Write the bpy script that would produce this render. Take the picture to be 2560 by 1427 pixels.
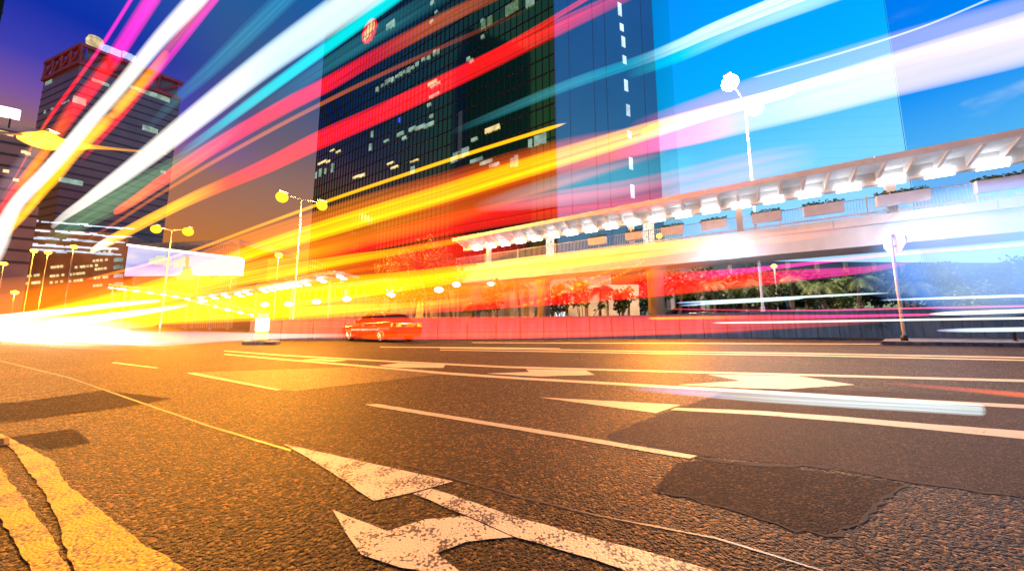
import bpy, bmesh, math, random
import numpy as np
from mathutils import Vector, Matrix
random.seed(7); np.random.seed(7)
for o in list(bpy.data.objects): bpy.data.objects.remove(o)
S = bpy.context.scene
COL = S.collection
PI = math.pi
# ------------------------------------------------------------------ camera
F, CX, CY, H = 850.0, 1280.0, 713.5, 0.75       # focal length in pixels of a 2560 px wide frame, eye height
PITCH = math.atan((816.0 - CY) / F)
cam = bpy.data.cameras.new('camera'); camo = bpy.data.objects.new('camera', cam); COL.objects.link(camo)
cam.sensor_width = 36.0; cam.lens = 36.0 * F / 2560.0
cam.clip_start = 0.05; cam.clip_end = 6000.0
camo.location = (0, 0, H); camo.rotation_euler = (PI / 2 + PITCH, 0, 0)
S.camera = camo
# ------------------------------------------------------------------ sky
def lin(c):
    return tuple(((x / 255.0) / 12.92 if x / 255.0 <= 0.04045 else ((x / 255.0 + 0.055) / 1.055) ** 2.4) for x in c)
W = bpy.data.worlds.new('World'); S.world = W; W.use_nodes = True
nt = W.node_tree; nt.nodes.clear()
def N(t, **k):
    n = nt.nodes.new(t)
    for a, b in k.items(): setattr(n, a, b)
    return n
L = lambda a, b: nt.links.new(a, b)
wout = N('ShaderNodeOutputWorld'); bg = N('ShaderNodeBackground'); L(bg.outputs[0], wout.inputs[0])
tc = N('ShaderNodeTexCoord'); sx = N('ShaderNodeSeparateXYZ'); L(tc.outputs['Generated'], sx.inputs[0])
def wramp(inp, stops):
    r = N('ShaderNodeValToRGB'); el = r.color_ramp.elements
    while len(el) < len(stops): el.new(0.5)
    for e, (p, c) in zip(el, stops):
        e.position = p; e.color = (*lin(c), 1)
    L(inp, r.inputs[0]); return r
def wmap(inp, a, b):
    m = N('ShaderNodeMapRange'); m.interpolation_type = 'SMOOTHSTEP'
    m.inputs[1].default_value = a; m.inputs[2].default_value = b; L(inp, m.inputs[0]); return m
left = wramp(sx.outputs[2], [(0.0, (205, 115, 40)), (0.18, (200, 122, 60)), (0.32, (160, 114, 102)), (0.375, (126, 88, 168)), (0.43, (66, 66, 182)), (0.50, (16, 50, 172)), (0.60, (16, 66, 190))])
midr = wramp(sx.outputs[2], [(0.0, (205, 115, 40)), (0.18, (196, 124, 64)), (0.32, (158, 116, 100)), (0.42, (114, 100, 116)), (0.52, (66, 92, 140)), (0.66, (30, 96, 165))])
right = wramp(sx.outputs[2], [(0.0, (140, 170, 255)), (0.18, (140, 180, 250)), (0.30, (90, 190, 255)), (0.42, (0, 150, 255)), (0.60, (0, 118, 250)), (0.8, (0, 100, 240))])
back = wramp(sx.outputs[2], [(0.0, (190, 110, 40)), (0.16, (150, 96, 45)), (0.30, (92, 98, 78)), (0.5, (58, 98, 98)), (0.8, (34, 80, 120))])
mlm = N('ShaderNodeMixRGB'); L(wmap(sx.outputs[0], -0.70, -0.52).outputs[0], mlm.inputs[0]); L(left.outputs[0], mlm.inputs[1]); L(midr.outputs[0], mlm.inputs[2])
mx = N('ShaderNodeMixRGB'); L(wmap(sx.outputs[0], -0.45, 0.35).outputs[0], mx.inputs[0]); L(mlm.outputs[0], mx.inputs[1]); L(right.outputs[0], mx.inputs[2])
# soft clouds towards the right
nz = N('ShaderNodeTexNoise'); nz.inputs['Scale'].default_value = 5.0; nz.inputs['Detail'].default_value = 6.0
mp = N('ShaderNodeMapping'); mp.inputs['Scale'].default_value = (1, 1, 2.6); L(tc.outputs['Generated'], mp.inputs[0]); L(mp.outputs[0], nz.inputs['Vector'])
cl = wmap(nz.outputs[0], 0.56, 0.80)
cz = wmap(sx.outputs[2], 0.62, 0.30)
cm = N('ShaderNodeMath', operation='MULTIPLY'); L(cl.outputs[0], cm.inputs[0]); L(cz.outputs[0], cm.inputs[1])
cm2 = N('ShaderNodeMath', operation='MULTIPLY'); L(cm.outputs[0], cm2.inputs[0]); L(wmap(sx.outputs[0], 0.0, 0.6).outputs[0], cm2.inputs[1])
mc = N('ShaderNodeMixRGB'); L(cm2.outputs[0], mc.inputs[0]); L(mx.outputs[0], mc.inputs[1]); mc.inputs[2].default_value = (*lin((205, 232, 255)), 1)
mb = N('ShaderNodeMixRGB'); L(wmap(sx.outputs[1], 0.10, -0.35).outputs[0], mb.inputs[0]); L(mc.outputs[0], mb.inputs[1])
backr = wramp(sx.outputs[2], [(0.0, (190, 205, 255)), (0.18, (165, 205, 255)), (0.34, (125, 204, 255)), (0.50, (0, 166, 250)), (0.8, (0, 120, 240))])
br2 = N('ShaderNodeVectorMath', operation='SCALE'); L(backr.outputs[0], br2.inputs[0]); br2.inputs['Scale'].default_value = 1.45
bmx = N('ShaderNodeMixRGB'); L(wmap(sx.outputs[0], -0.25, 0.35).outputs[0], bmx.inputs[0]); L(back.outputs[0], bmx.inputs[1]); L(br2.outputs[0], bmx.inputs[2])
L(bmx.outputs[0], mb.inputs[2])
L(mb.outputs[0], bg.inputs[0]); bg.inputs[1].default_value = 1.0
S.view_settings.view_transform = 'Standard'; S.view_settings.look = 'None'
S.view_settings.exposure = -0.1; S.view_settings.gamma = 1.0
S.cycles.transparent_max_bounces = 96
S.cycles.max_bounces = 6
S.cycles.sample_clamp_indirect = 4.0
# ------------------------------------------------------------------ pixel -> place
cp, sp = math.cos(PITCH), math.sin(PITCH)
def ray(px, py):
    a, b = (px - CX) / F, (CY - py) / F
    return Vector((a, cp - b * sp, sp + b * cp))
CAM = Vector((0, 0, H))
def G(px, py, z=0.0):
    r = ray(px, py); return CAM + r * ((z - H) / r.z)
def at(px, py, Y):
    r = ray(px, py); return CAM + r * (Y / r.y)
def onplane(px, py, p0, nr):
    r = ray(px, py); return CAM + r * ((Vector(p0) - CAM).dot(nr) / r.dot(nr))
# ------------------------------------------------------------------ materials
def newmat(name):
    m = bpy.data.materials.new(name); m.use_nodes = True
    t = m.node_tree; t.nodes.clear()
    o = t.nodes.new('ShaderNodeOutputMaterial')
    return m, t, o
def pbr(name, c1, rough=0.6, metal=0.0, c2=None, scale=3.0, bump=0.0, bscale=40.0, spec=0.5, stretch=(1, 1, 1)):
    m, t, o = newmat(name)
    b = t.nodes.new('ShaderNodeBsdfPrincipled'); t.links.new(b.outputs[0], o.inputs[0])
    b.inputs['Roughness'].default_value = rough; b.inputs['Metallic'].default_value = metal
    b.inputs['Specular IOR Level'].default_value = spec
    co = t.nodes.new('ShaderNodeTexCoord'); mp = t.nodes.new('ShaderNodeMapping'); mp.inputs['Scale'].default_value = stretch
    t.links.new(co.outputs['Object'], mp.inputs[0])
    n = t.nodes.new('ShaderNodeTexNoise'); n.inputs['Scale'].default_value = scale; n.inputs['Detail'].default_value = 8
    t.links.new(mp.outputs[0], n.inputs['Vector'])
    c2 = c2 or tuple(x * 0.72 for x in c1)
    r = t.nodes.new('ShaderNodeValToRGB'); r.color_ramp.elements[0].position = 0.35; r.color_ramp.elements[1].position = 0.68
    r.color_ramp.elements[0].color = (*c2, 1); r.color_ramp.elements[1].color = (*c1, 1)
    t.links.new(n.outputs[0], r.inputs[0]); t.links.new(r.outputs[0], b.inputs['Base Color'])
    if bump:
        n2 = t.nodes.new('ShaderNodeTexNoise'); n2.inputs['Scale'].default_value = bscale; n2.inputs['Detail'].default_value = 5
        t.links.new(co.outputs['Object'], n2.inputs['Vector'])
        bp = t.nodes.new('ShaderNodeBump'); bp.inputs['Strength'].default_value = bump; bp.inputs['Distance'].default_value = 0.02
        t.links.new(n2.outputs[0], bp.inputs['Height']); t.links.new(bp.outputs[0], b.inputs['Normal'])
    return m
def emit(name, col, strength, vary=0.0, scale=2.0):
    m, t, o = newmat(name)
    e = t.nodes.new('ShaderNodeEmission'); e.inputs[0].default_value = (*lin(col), 1); e.inputs[1].default_value = strength
    if vary:
        co = t.nodes.new('ShaderNodeTexCoord'); n = t.nodes.new('ShaderNodeTexNoise'); n.inputs['Scale'].default_value = scale
        t.links.new(co.outputs['Object'], n.inputs['Vector'])
        mr = t.nodes.new('ShaderNodeMapRange'); mr.inputs[1].default_value = 0.3; mr.inputs[2].default_value = 0.7
        mr.inputs[3].default_value = strength * (1 - vary); mr.inputs[4].default_value = strength * (1 + vary)
        t.links.new(n.outputs[0], mr.inputs[0]); t.links.new(mr.outputs[0], e.inputs[1])
    t.links.new(e.outputs[0], o.inputs[0]); return m
def asphalt(name, base, grain, rough, bstr, bdist, tint=1.0):
    m, t, o = newmat(name); nd = t.nodes; lk = t.links
    b = nd.new('ShaderNodeBsdfPrincipled'); lk.new(b.outputs[0], o.inputs[0])
    co = nd.new('ShaderNodeTexCoord')
    v = nd.new('ShaderNodeTexVoronoi'); v.inputs['Scale'].default_value = grain; lk.new(co.outputs['Object'], v.inputs['Vector'])
    v2 = nd.new('ShaderNodeTexVoronoi'); v2.inputs['Scale'].default_value = grain * 2.3; lk.new(co.outputs['Object'], v2.inputs['Vector'])
    nl = nd.new('ShaderNodeTexNoise'); nl.inputs['Scale'].default_value = 0.55; nl.inputs['Detail'].default_value = 6; lk.new(co.outputs['Object'], nl.inputs['Vector'])
    nf = nd.new('ShaderNodeTexNoise'); nf.inputs['Scale'].default_value = 9.0; nf.inputs['Detail'].default_value = 5; lk.new(co.outputs['Object'], nf.inputs['Vector'])
    sep = nd.new('ShaderNodeSeparateColor'); lk.new(v.outputs['Color'], sep.inputs[0])
    r = nd.new('ShaderNodeValToRGB')
    el = r.color_ramp.elements; el.new(0.5); el.new(0.86)
    for e, (p, k) in zip(el, [(0.0, 0.06), (0.42, 0.32), (0.74, 1.25), (0.96, 6.5)]):
        e.position = p; e.color = (base[0] * k, base[1] * k, base[2] * k, 1)
    lk.new(sep.outputs[0], r.inputs[0])
    ml = nd.new('ShaderNodeMapRange'); ml.inputs[1].default_value = 0.3; ml.inputs[2].default_value = 0.7; ml.inputs[3].default_value = 0.65; ml.inputs[4].default_value = 1.3
    lk.new(nl.outputs[0], ml.inputs[0])
    mf = nd.new('ShaderNodeMapRange'); mf.inputs[1].default_value = 0.3; mf.inputs[2].default_value = 0.7; mf.inputs[3].default_value = 0.75; mf.inputs[4].default_value = 1.25
    lk.new(nf.outputs[0], mf.inputs[0])
    mm = nd.new('ShaderNodeMath'); mm.operation = 'MULTIPLY'; lk.new(ml.outputs[0], mm.inputs[0]); lk.new(mf.outputs[0], mm.inputs[1])
    vm = nd.new('ShaderNodeVectorMath'); vm.operation = 'SCALE'; lk.new(r.outputs[0], vm.inputs[0]); lk.new(mm.outputs[0], vm.inputs['Scale'])
    lk.new(vm.outputs[0], b.inputs['Base Color'])
    b.inputs['Roughness'].default_value = rough; b.inputs['Specular IOR Level'].default_value = 0.2
    hs = nd.new('ShaderNodeMath'); hs.operation = 'MULTIPLY_ADD'; lk.new(v2.outputs['Distance'], hs.inputs[0]); hs.inputs[1].default_value = 0.45; lk.new(v.outputs['Distance'], hs.inputs[2])
    bp = nd.new('ShaderNodeBump'); bp.invert = True; bp.inputs['Strength'].default_value = bstr; bp.inputs['Distance'].default_value = bdist
    lk.new(hs.outputs[0], bp.inputs['Height']); lk.new(bp.outputs[0], b.inputs['Normal'])
    return m
def paint(name, col, under, wear, grain=95):
    m, t, o = newmat(name); nd = t.nodes; lk = t.links
    b = nd.new('ShaderNodeBsdfPrincipled'); lk.new(b.outputs[0], o.inputs[0]); b.inputs['Roughness'].default_value = 0.55
    co = nd.new('ShaderNodeTexCoord')
    v = nd.new('ShaderNodeTexVoronoi'); v.inputs['Scale'].default_value = grain; lk.new(co.outputs['Object'], v.inputs['Vector'])
    n = nd.new('ShaderNodeTexNoise'); n.inputs['Scale'].default_value = 6.5; n.inputs['Detail'].default_value = 6; lk.new(co.outputs['Object'], n.inputs['Vector'])
    n3 = nd.new('ShaderNodeTexNoise'); n3.inputs['Scale'].default_value = 75; n3.inputs['Detail'].default_value = 6; lk.new(co.outputs['Object'], n3.inputs['Vector'])
    cr = nd.new('ShaderNodeTexVoronoi'); cr.feature = 'DISTANCE_TO_EDGE'; cr.inputs['Scale'].default_value = 3.2; 
    wv = nd.new('ShaderNodeVectorMath'); wv.operation = 'MULTIPLY_ADD'; lk.new(n3.outputs['Color'], wv.inputs[0]); wv.inputs[1].default_value = (0.10, 0.10, 0); lk.new(co.outputs['Object'], wv.inputs[2]); lk.new(wv.outputs[0], cr.inputs['Vector'])
    a = nd.new('ShaderNodeMath'); a.operation = 'MULTIPLY'; lk.new(n.outputs[0], a.inputs[0]); lk.new(n3.outputs[0], a.inputs[1])
    a2 = nd.new('ShaderNodeMath'); a2.operation = 'MULTIPLY_ADD'; lk.new(v.outputs['Distance'], a2.inputs[0]); a2.inputs[1].default_value = 0.22; lk.new(a.outputs[0], a2.inputs[2])
    g = nd.new('ShaderNodeMapRange'); g.inputs[1].default_value = 0.395 - wear; g.inputs[2].default_value = 0.425 - wear; lk.new(a2.outputs[0], g.inputs[0])
    ck = nd.new('ShaderNodeMapRange'); ck.inputs[1].default_value = 0.020; ck.inputs[2].default_value = 0.010; lk.new(cr.outputs['Distance'], ck.inputs[0])
    mk = nd.new('ShaderNodeMath'); mk.operation = 'MAXIMUM'; lk.new(g.outputs[0], mk.inputs[0])
    ckm = nd.new('ShaderNodeMath'); ckm.operation = 'MULTIPLY'; lk.new(ck.outputs[0], ckm.inputs[0]); ckm.inputs[1].default_value = 0.8 if wear > 0.02 else 0.0; lk.new(ckm.outputs[0], mk.inputs[1])
    vr = nd.new('ShaderNodeMapRange'); vr.inputs[3].default_value = 0.72; vr.inputs[4].default_value = 1.12; lk.new(n3.outputs[0], vr.inputs[0])
    sc = nd.new('ShaderNodeVectorMath'); sc.operation = 'SCALE'; sc.inputs[0].default_value = col; lk.new(vr.outputs[0], sc.inputs['Scale'])
    mx = nd.new('ShaderNodeMixRGB'); lk.new(mk.outputs[0], mx.inputs[0]); lk.new(sc.outputs[0], mx.inputs[1]); mx.inputs[2].default_value = (*under, 1)
    lk.new(mx.outputs[0], b.inputs['Base Color'])
    bp = nd.new('ShaderNodeBump'); bp.invert = True; bp.inputs['Strength'].default_value = 0.5; bp.inputs['Distance'].default_value = 0.006
    lk.new(v.outputs['Distance'], bp.inputs['Height']); lk.new(bp.outputs[0], b.inputs['Normal'])
    return m
def leafmat(name, c):
    m, t, o = newmat(name); nd = t.nodes; lk = t.links
    b = nd.new('ShaderNodeBsdfPrincipled'); b.inputs['Roughness'].default_value = 0.55
    co = nd.new('ShaderNodeTexCoord'); n = nd.new('ShaderNodeTexNoise'); n.inputs['Scale'].default_value = 2.2; n.inputs['Detail'].default_value = 5
    lk.new(co.outputs['Object'], n.inputs['Vector'])
    r = nd.new('ShaderNodeValToRGB'); r.color_ramp.elements[0].position = .3; r.color_ramp.elements[1].position = .7
    r.color_ramp.elements[0].color = (*[x * .45 for x in c], 1); r.color_ramp.elements[1].color = (*[x * 1.35 for x in c], 1)
    lk.new(n.outputs[0], r.inputs[0]); lk.new(r.outputs[0], b.inputs['Base Color'])
    tr = nd.new('ShaderNodeBsdfTranslucent'); lk.new(r.outputs[0], tr.inputs[0])
    mxs = nd.new('ShaderNodeMixShader'); mxs.inputs[0].default_value = .3; lk.new(b.outputs[0], mxs.inputs[1]); lk.new(tr.outputs[0], mxs.inputs[2]); lk.new(mxs.outputs[0], o.inputs[0])
    return m
def glow(name, power, streak, freq, dash=0):
    """luminous air: light is added along the line of sight, thicker in the middle of the tube than at its rim"""
    m, t, o = newmat(name); nd = t.nodes; lk = t.links
    at_ = nd.new('ShaderNodeAttribute'); at_.attribute_name = 'glow'
    uv = nd.new('ShaderNodeUVMap'); uv.uv_map = 'UVMap'
    # depth of the glowing tube under the line of sight, measured across its axis
    ge = nd.new('ShaderNodeNewGeometry'); ax = nd.new('ShaderNodeAttribute'); ax.attribute_name = 'axis'
    d1 = nd.new('ShaderNodeVectorMath'); d1.operation = 'DOT_PRODUCT'; lk.new(ge.outputs['Incoming'], d1.inputs[0]); lk.new(ax.outputs['Vector'], d1.inputs[1])
    sc = nd.new('ShaderNodeVectorMath'); sc.operation = 'SCALE'; lk.new(ax.outputs['Vector'], sc.inputs[0]); lk.new(d1.outputs['Value'], sc.inputs['Scale'])
    sb = nd.new('ShaderNodeVectorMath'); sb.operation = 'SUBTRACT'; lk.new(ge.outputs['Incoming'], sb.inputs[0]); lk.new(sc.outputs[0], sb.inputs[1])
    nm = nd.new('ShaderNodeVectorMath'); nm.operation = 'NORMALIZE'; lk.new(sb.outputs[0], nm.inputs[0])
    d2 = nd.new('ShaderNodeVectorMath'); d2.operation = 'DOT_PRODUCT'; lk.new(nm.outputs[0], d2.inputs[0]); lk.new(ge.outputs['Normal'], d2.inputs[1])
    s1 = nd.new('ShaderNodeMath'); s1.operation = 'ABSOLUTE'; lk.new(d2.outputs['Value'], s1.inputs[0])
    pw = nd.new('ShaderNodeMath'); pw.operation = 'POWER'; lk.new(s1.outputs[0], pw.inputs[0]); pw.inputs[1].default_value = power
    mp = nd.new('ShaderNodeMapping'); mp.inputs['Scale'].default_value = (1.2, freq, 1); lk.new(uv.outputs[0], mp.inputs[0])
    oi = nd.new('ShaderNodeObjectInfo')
    off = nd.new('ShaderNodeCombineXYZ'); mu = nd.new('ShaderNodeMath'); mu.operation = 'MULTIPLY'; mu.inputs[1].default_value = 57.0; lk.new(oi.outputs['Random'], mu.inputs[0]); lk.new(mu.outputs[0], off.inputs[1])
    ad = nd.new('ShaderNodeVectorMath'); lk.new(mp.outputs[0], ad.inputs[0]); lk.new(off.outputs[0], ad.inputs[1])
    n = nd.new('ShaderNodeTexNoise'); n.inputs['Scale'].default_value = 1.0; n.inputs['Detail'].default_value = 4; lk.new(ad.outputs[0], n.inputs['Vector'])
    mr = nd.new('ShaderNodeMapRange'); mr.inputs[1].default_value = 0.32; mr.inputs[2].default_value = 0.68; mr.inputs[3].default_value = 1 - streak; mr.inputs[4].default_value = 1 + streak * .6
    lk.new(n.outputs[0], mr.inputs[0])
    ml = nd.new('ShaderNodeMath'); ml.operation = 'MULTIPLY'; lk.new(pw.outputs[0], ml.inputs[0]); lk.new(mr.outputs[0], ml.inputs[1])
    last = ml
    if dash:
        su = nd.new('ShaderNodeSeparateXYZ'); lk.new(uv.outputs[0], su.inputs[0])
        q = nd.new('ShaderNodeMath'); q.operation = 'MULTIPLY'; lk.new(su.outputs[0], q.inputs[0]); q.inputs[1].default_value = dash * 2 * PI
        sn = nd.new('ShaderNodeMath'); sn.operation = 'SINE'; lk.new(q.outputs[0], sn.inputs[0])
        rr = nd.new('ShaderNodeMapRange'); rr.inputs[1].default_value = -.3; rr.inputs[2].default_value = .4; rr.inputs[3].default_value = .1; lk.new(sn.outputs[0], rr.inputs[0])
        last = nd.new('ShaderNodeMath'); last.operation = 'MULTIPLY'; lk.new(ml.outputs[0], last.inputs[0]); lk.new(rr.outputs[0], last.inputs[1])
    e = nd.new('ShaderNodeEmission'); lk.new(at_.outputs['Color'], e.inputs[0]); lk.new(last.outputs[0], e.inputs[1])
    tr = nd.new('ShaderNodeBsdfTransparent'); a = nd.new('ShaderNodeAddShader'); lk.new(e.outputs[0], a.inputs[0]); lk.new(tr.outputs[0], a.inputs[1]); lk.new(a.outputs[0], o.inputs[0])
    m.cycles.emission_sampling = 'AUTO'
    return m
# ------------------------------------------------------------------ mesh helpers
class MB:
    def __init__(s): s.v = []; s.f = []
    def add(s, vs, fs):
        k = len(s.v); s.v += [tuple(p) for p in vs]; s.f += [tuple(i + k for i in f) for f in fs]; return s
    def hexa(s, b, t):           # b, t: four lower and four upper corners, counter-clockwise from above
        return s.add(list(b) + list(t), [(3, 2, 1, 0), (4, 5, 6, 7), (0, 1, 5, 4), (1, 2, 6, 5), (2, 3, 7, 6), (3, 0, 4, 7)])
    def box(s, c, d, ax=None):   # centre, size, x-axis direction in plan
        c = Vector(c); ex = Vector((1, 0, 0)) if ax is None else Vector((ax[0], ax[1], 0)).normalized()
        ey = Vector((-ex.y, ex.x, 0)); ez = Vector((0, 0, 1)); x, y, z = ex * d[0] / 2, ey * d[1] / 2, ez * d[2] / 2
        return s.hexa([c - x - y - z, c + x - y - z, c + x + y - z, c - x + y - z], [c - x - y + z, c + x - y + z, c + x + y + z, c - x + y + z])
    def prism(s, poly, z0, z1):  # plan polygon
        n = len(poly); a = [(p[0], p[1], z0) for p in poly]; b = [(p[0], p[1], z1) for p in poly]
        ar = sum(poly[i][0] * poly[(i + 1) % n][1] - poly[(i + 1) % n][0] * poly[i][1] for i in range(n))
        fs = [tuple(range(n - 1, -1, -1)), tuple(range(n, 2 * n))] + [(i, (i + 1) % n, n + (i + 1) % n, n + i) for i in range(n)]
        if ar < 0: fs = [f[::-1] for f in fs]
        return s.add(a + b, fs)
    def tube(s, pts, rad, seg=8, cap=True):
        pts = [Vector(p) for p in pts]; n = len(pts)
        rad = rad if isinstance(rad, (list, tuple)) else [rad] * n
        vs = []; ref = None
        for i, p in enumerate(pts):
            t = (pts[min(i + 1, n - 1)] - pts[max(i - 1, 0)]).normalized()
            if ref is None: ref = Vector((0, 0, 1)) if abs(t.z) < .9 else Vector((1, 0, 0))
            a = t.cross(ref).normalized(); b = a.cross(t).normalized(); ref = b
            vs += [p + (a * math.cos(2 * PI * k / seg) + b * math.sin(2 * PI * k / seg)) * rad[i] for k in range(seg)]
        fs = [(i * seg + k, i * seg + (k + 1) % seg, (i + 1) * seg + (k + 1) % seg, (i + 1) * seg + k) for i in range(n - 1) for k in range(seg)]
        if cap: fs += [tuple(range(seg - 1, -1, -1)), tuple((n - 1) * seg + k for k in range(seg))]
        return s.add(vs, fs)
    def lathe(s, c, prof, seg=16, ax=Vector((0, 0, 1))):   # prof: (radius, along-axis)
        ax = Vector(ax).normalized(); ref = Vector((1, 0, 0)) if abs(ax.x) < .9 else Vector((0, 1, 0))
        a = ax.cross(ref).normalized(); b = ax.cross(a); c = Vector(c); n = len(prof)
        vs = [c + ax * h + (a * math.cos(2 * PI * k / seg) + b * math.sin(2 * PI * k / seg)) * max(r, .0005) for r, h in prof for k in range(seg)]
        fs = [(i * seg + k, i * seg + (k + 1) % seg, (i + 1) * seg + (k + 1) % seg, (i + 1) * seg + k) for i in range(n - 1) for k in range(seg)]
        fs += [tuple(range(seg - 1, -1, -1)), tuple((n - 1) * seg + k for k in range(seg))]
        return s.add(vs, fs)
    def build(s, name, mat, parent=None, smooth=False, bevel=0):
        me = bpy.data.meshes.new(name); me.from_pydata(s.v, [], s.f); me.update()
        o = bpy.data.objects.new(name, me); COL.objects.link(o); me.materials.append(mat)
        bm = bmesh.new(); bm.from_mesh(me); bmesh.ops.recalc_face_normals(bm, faces=bm.faces)
        if bevel: bmesh.ops.bevel(bm, geom=list(bm.edges), offset=bevel, segments=2, affect='EDGES', clamp_overlap=True)
        bm.to_mesh(me); bm.free()
        if smooth: me.polygons.foreach_set('use_smooth', [True] * len(me.polygons)); 
        if parent:
            o.parent = parent
            if parent.type != 'EMPTY' or tuple(parent.location) != (0, 0, 0):
                mw = world(parent); o.matrix_parent_inverse = mw.inverted()
        return o
def world(o):
    m = o.matrix_basis.copy()
    if o.parent: m = world(o.parent) @ o.matrix_parent_inverse @ m
    return m
def tag(o, label=None, cat=None, group=None, kind=None):
    if label: o['label'] = label
    if cat: o['category'] = cat
    if group: o['group'] = group
    if kind: o['kind'] = kind
    return o
def empty(name, loc=(0, 0, 0)):
    o = bpy.data.objects.new(name, None); COL.objects.link(o); o.location = loc; o.empty_display_size = .3; return o
def thing(name, label, cat, loc=(0, 0, 0), group=None): return tag(empty(name, loc), label, cat, group)
def kids(o): return [c for c in bpy.data.objects if c.parent == o]
def copy_tree(o, parent=None):
    ch = kids(o)
    c = o.copy(); COL.objects.link(c)
    if parent: c.parent = parent
    for k in ch: copy_tree(k, c)
    return c
def sheet(name, polys, z, mat, parent):
    """flat painted or laid shapes: each a plan polygon at height z"""
    bm = bmesh.new()
    for p in polys:
        f = bm.faces.new([bm.verts.new((q[0], q[1], z)) for q in p])
        f.normal_update()
        if sum(p[i][0] * p[(i + 1) % len(p)][1] - p[(i + 1) % len(p)][0] * p[i][1] for i in range(len(p))) < 0: f.normal_flip(); f.normal_update()
    bmesh.ops.triangulate(bm, faces=[f for f in bm.faces if len(f.verts) > 4], ngon_method='EAR_CLIP')
    me = bpy.data.meshes.new(name); bm.to_mesh(me); bm.free(); me.materials.append(mat)
    o = bpy.data.objects.new(name, me); COL.objects.link(o)
    if parent: o.parent = parent
    return o
def ragged(poly, step=.12, amp=.006):
    out = []
    n = len(poly)
    for i in range(n):
        a, b = Vector(poly[i][:2]), Vector(poly[(i + 1) % n][:2]); l = (b - a).length; k = max(1, min(60, int(l / step)))
        nn = Vector((-(b - a).y, (b - a).x)).normalized() if l > 0 else Vector((0, 0))
        for j in range(k):
            p = a.lerp(b, j / k)
            if j: p = p + nn * random.uniform(-amp, amp)
            out.append((p.x, p.y))
    return out
def gp(*px): return [tuple(G(x, y)[:2]) for x, y in px]
def strip(top, bot): return gp(*top) + gp(*bot[::-1])
# road frame: D runs away along the road (to the left of the picture), R across it
D = Vector((-0.837, 0.547, 0)); R = Vector((0.547, 0.837, 0))
# ------------------------------------------------------------------ material set
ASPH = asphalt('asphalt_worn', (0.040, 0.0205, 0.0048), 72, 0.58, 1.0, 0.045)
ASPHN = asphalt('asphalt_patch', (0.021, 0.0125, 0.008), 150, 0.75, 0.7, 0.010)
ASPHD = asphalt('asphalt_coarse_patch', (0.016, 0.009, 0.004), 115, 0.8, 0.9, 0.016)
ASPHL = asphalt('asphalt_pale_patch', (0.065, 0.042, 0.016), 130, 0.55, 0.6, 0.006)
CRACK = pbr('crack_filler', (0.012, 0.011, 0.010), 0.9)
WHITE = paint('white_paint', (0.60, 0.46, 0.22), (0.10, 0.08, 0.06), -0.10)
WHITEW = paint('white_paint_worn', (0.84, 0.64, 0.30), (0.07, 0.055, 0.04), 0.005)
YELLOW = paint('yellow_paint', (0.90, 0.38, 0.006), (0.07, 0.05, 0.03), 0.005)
THINLINE = pbr('thin_line_grey', (0.065, 0.055, 0.05), 0.5, c2=(0.03, 0.025, 0.02), scale=60)  # grey-brown tone of the two narrow lines along the road
CONC = pbr('concrete', (0.27, 0.26, 0.26), 0.8, c2=(0.17, 0.165, 0.165), scale=2.2, bump=.3, stretch=(1.6, 1.6, .22))
CONCW = pbr('painted_concrete', (0.82, 0.82, 0.82), 0.65, c2=(0.72, 0.72, 0.72), scale=1.3, bump=.12, stretch=(1, 1, .4))
BEIGE = pbr('beige_stone', (0.46, 0.38, 0.26), 0.75, c2=(0.33, 0.27, 0.18), scale=.8, bump=.15)
KERB = pbr('kerb_stone', (0.20, 0.20, 0.21), 0.8, c2=(0.07, 0.07, 0.08), scale=6, bump=.5)
STEEL = pbr('galvanised_steel', (0.50, 0.51, 0.53), 0.42, 0.75, scale=5)
PALE = pbr('pale_enamel', (0.74, 0.75, 0.80), 0.45, c2=(0.66, 0.66, 0.72), scale=3)
RIM_W = pbr('white_rim', (0.86, 0.86, 0.9), 0.4)
DARKM = pbr('dark_metal', (0.035, 0.035, 0.04), 0.5, .3)
REDM = pbr('red_oxide_steel', (0.50, 0.06, 0.05), 0.55, scale=.3)
GLASSD = pbr('dark_curtain_glass', (0.50, 0.50, 0.17), 0.07, 1.0, c2=(0.38, 0.40, 0.14), scale=.06)
GLASSB = pbr('blue_mirror_glass', (0.80, 0.92, 0.95), 0.10, 1.0, c2=(0.76, 0.89, 0.93), scale=.02)
MULL = pbr('bronze_mullion', (0.03, 0.034, 0.03), 0.4, .5)
BROWNF = pbr('brown_facade', (0.22, 0.14, 0.13), 0.35, c2=(0.17, 0.105, 0.10), scale=.15)
BRICKF = pbr('ochre_facade', (0.42, 0.23, 0.10), 0.7, c2=(0.3, 0.16, 0.07), scale=.2)
LEAF = leafmat('leaf_green', (0.06, 0.10, 0.03)); LEAF2 = leafmat('leaf_dark', (0.035, 0.07, 0.035)); PALML = leafmat('palm_green', (0.08, 0.13, 0.035))
BARK = pbr('bark', (0.16, 0.12, 0.08), 0.85, c2=(0.07, 0.05, 0.035), scale=9, bump=.5)
WIN = emit('lit_window', (195, 230, 215), .5, .5, .35)
WIN2 = emit('dim_window', (150, 190, 150), .4, .4, 1.5)
WINW = emit('warm_lit_window', (255, 225, 160), 1.1, .4, .4)
WINB = emit('cool_lit_strip', (200, 230, 255), 1.3, .35, .3)
TUBEL = emit('fluorescent_tube', (245, 250, 255), 11)
SODIUM = emit('sodium_lamp', (255, 190, 40), 2.6)
WHITEL = emit('white_lamp', (255, 244, 236), 60)
AMBER = emit('amber_lamp', (255, 190, 40), 14)
SOIL = pbr('soil', (0.08, 0.06, 0.04), .95, scale=2, bump=.4)
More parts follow.
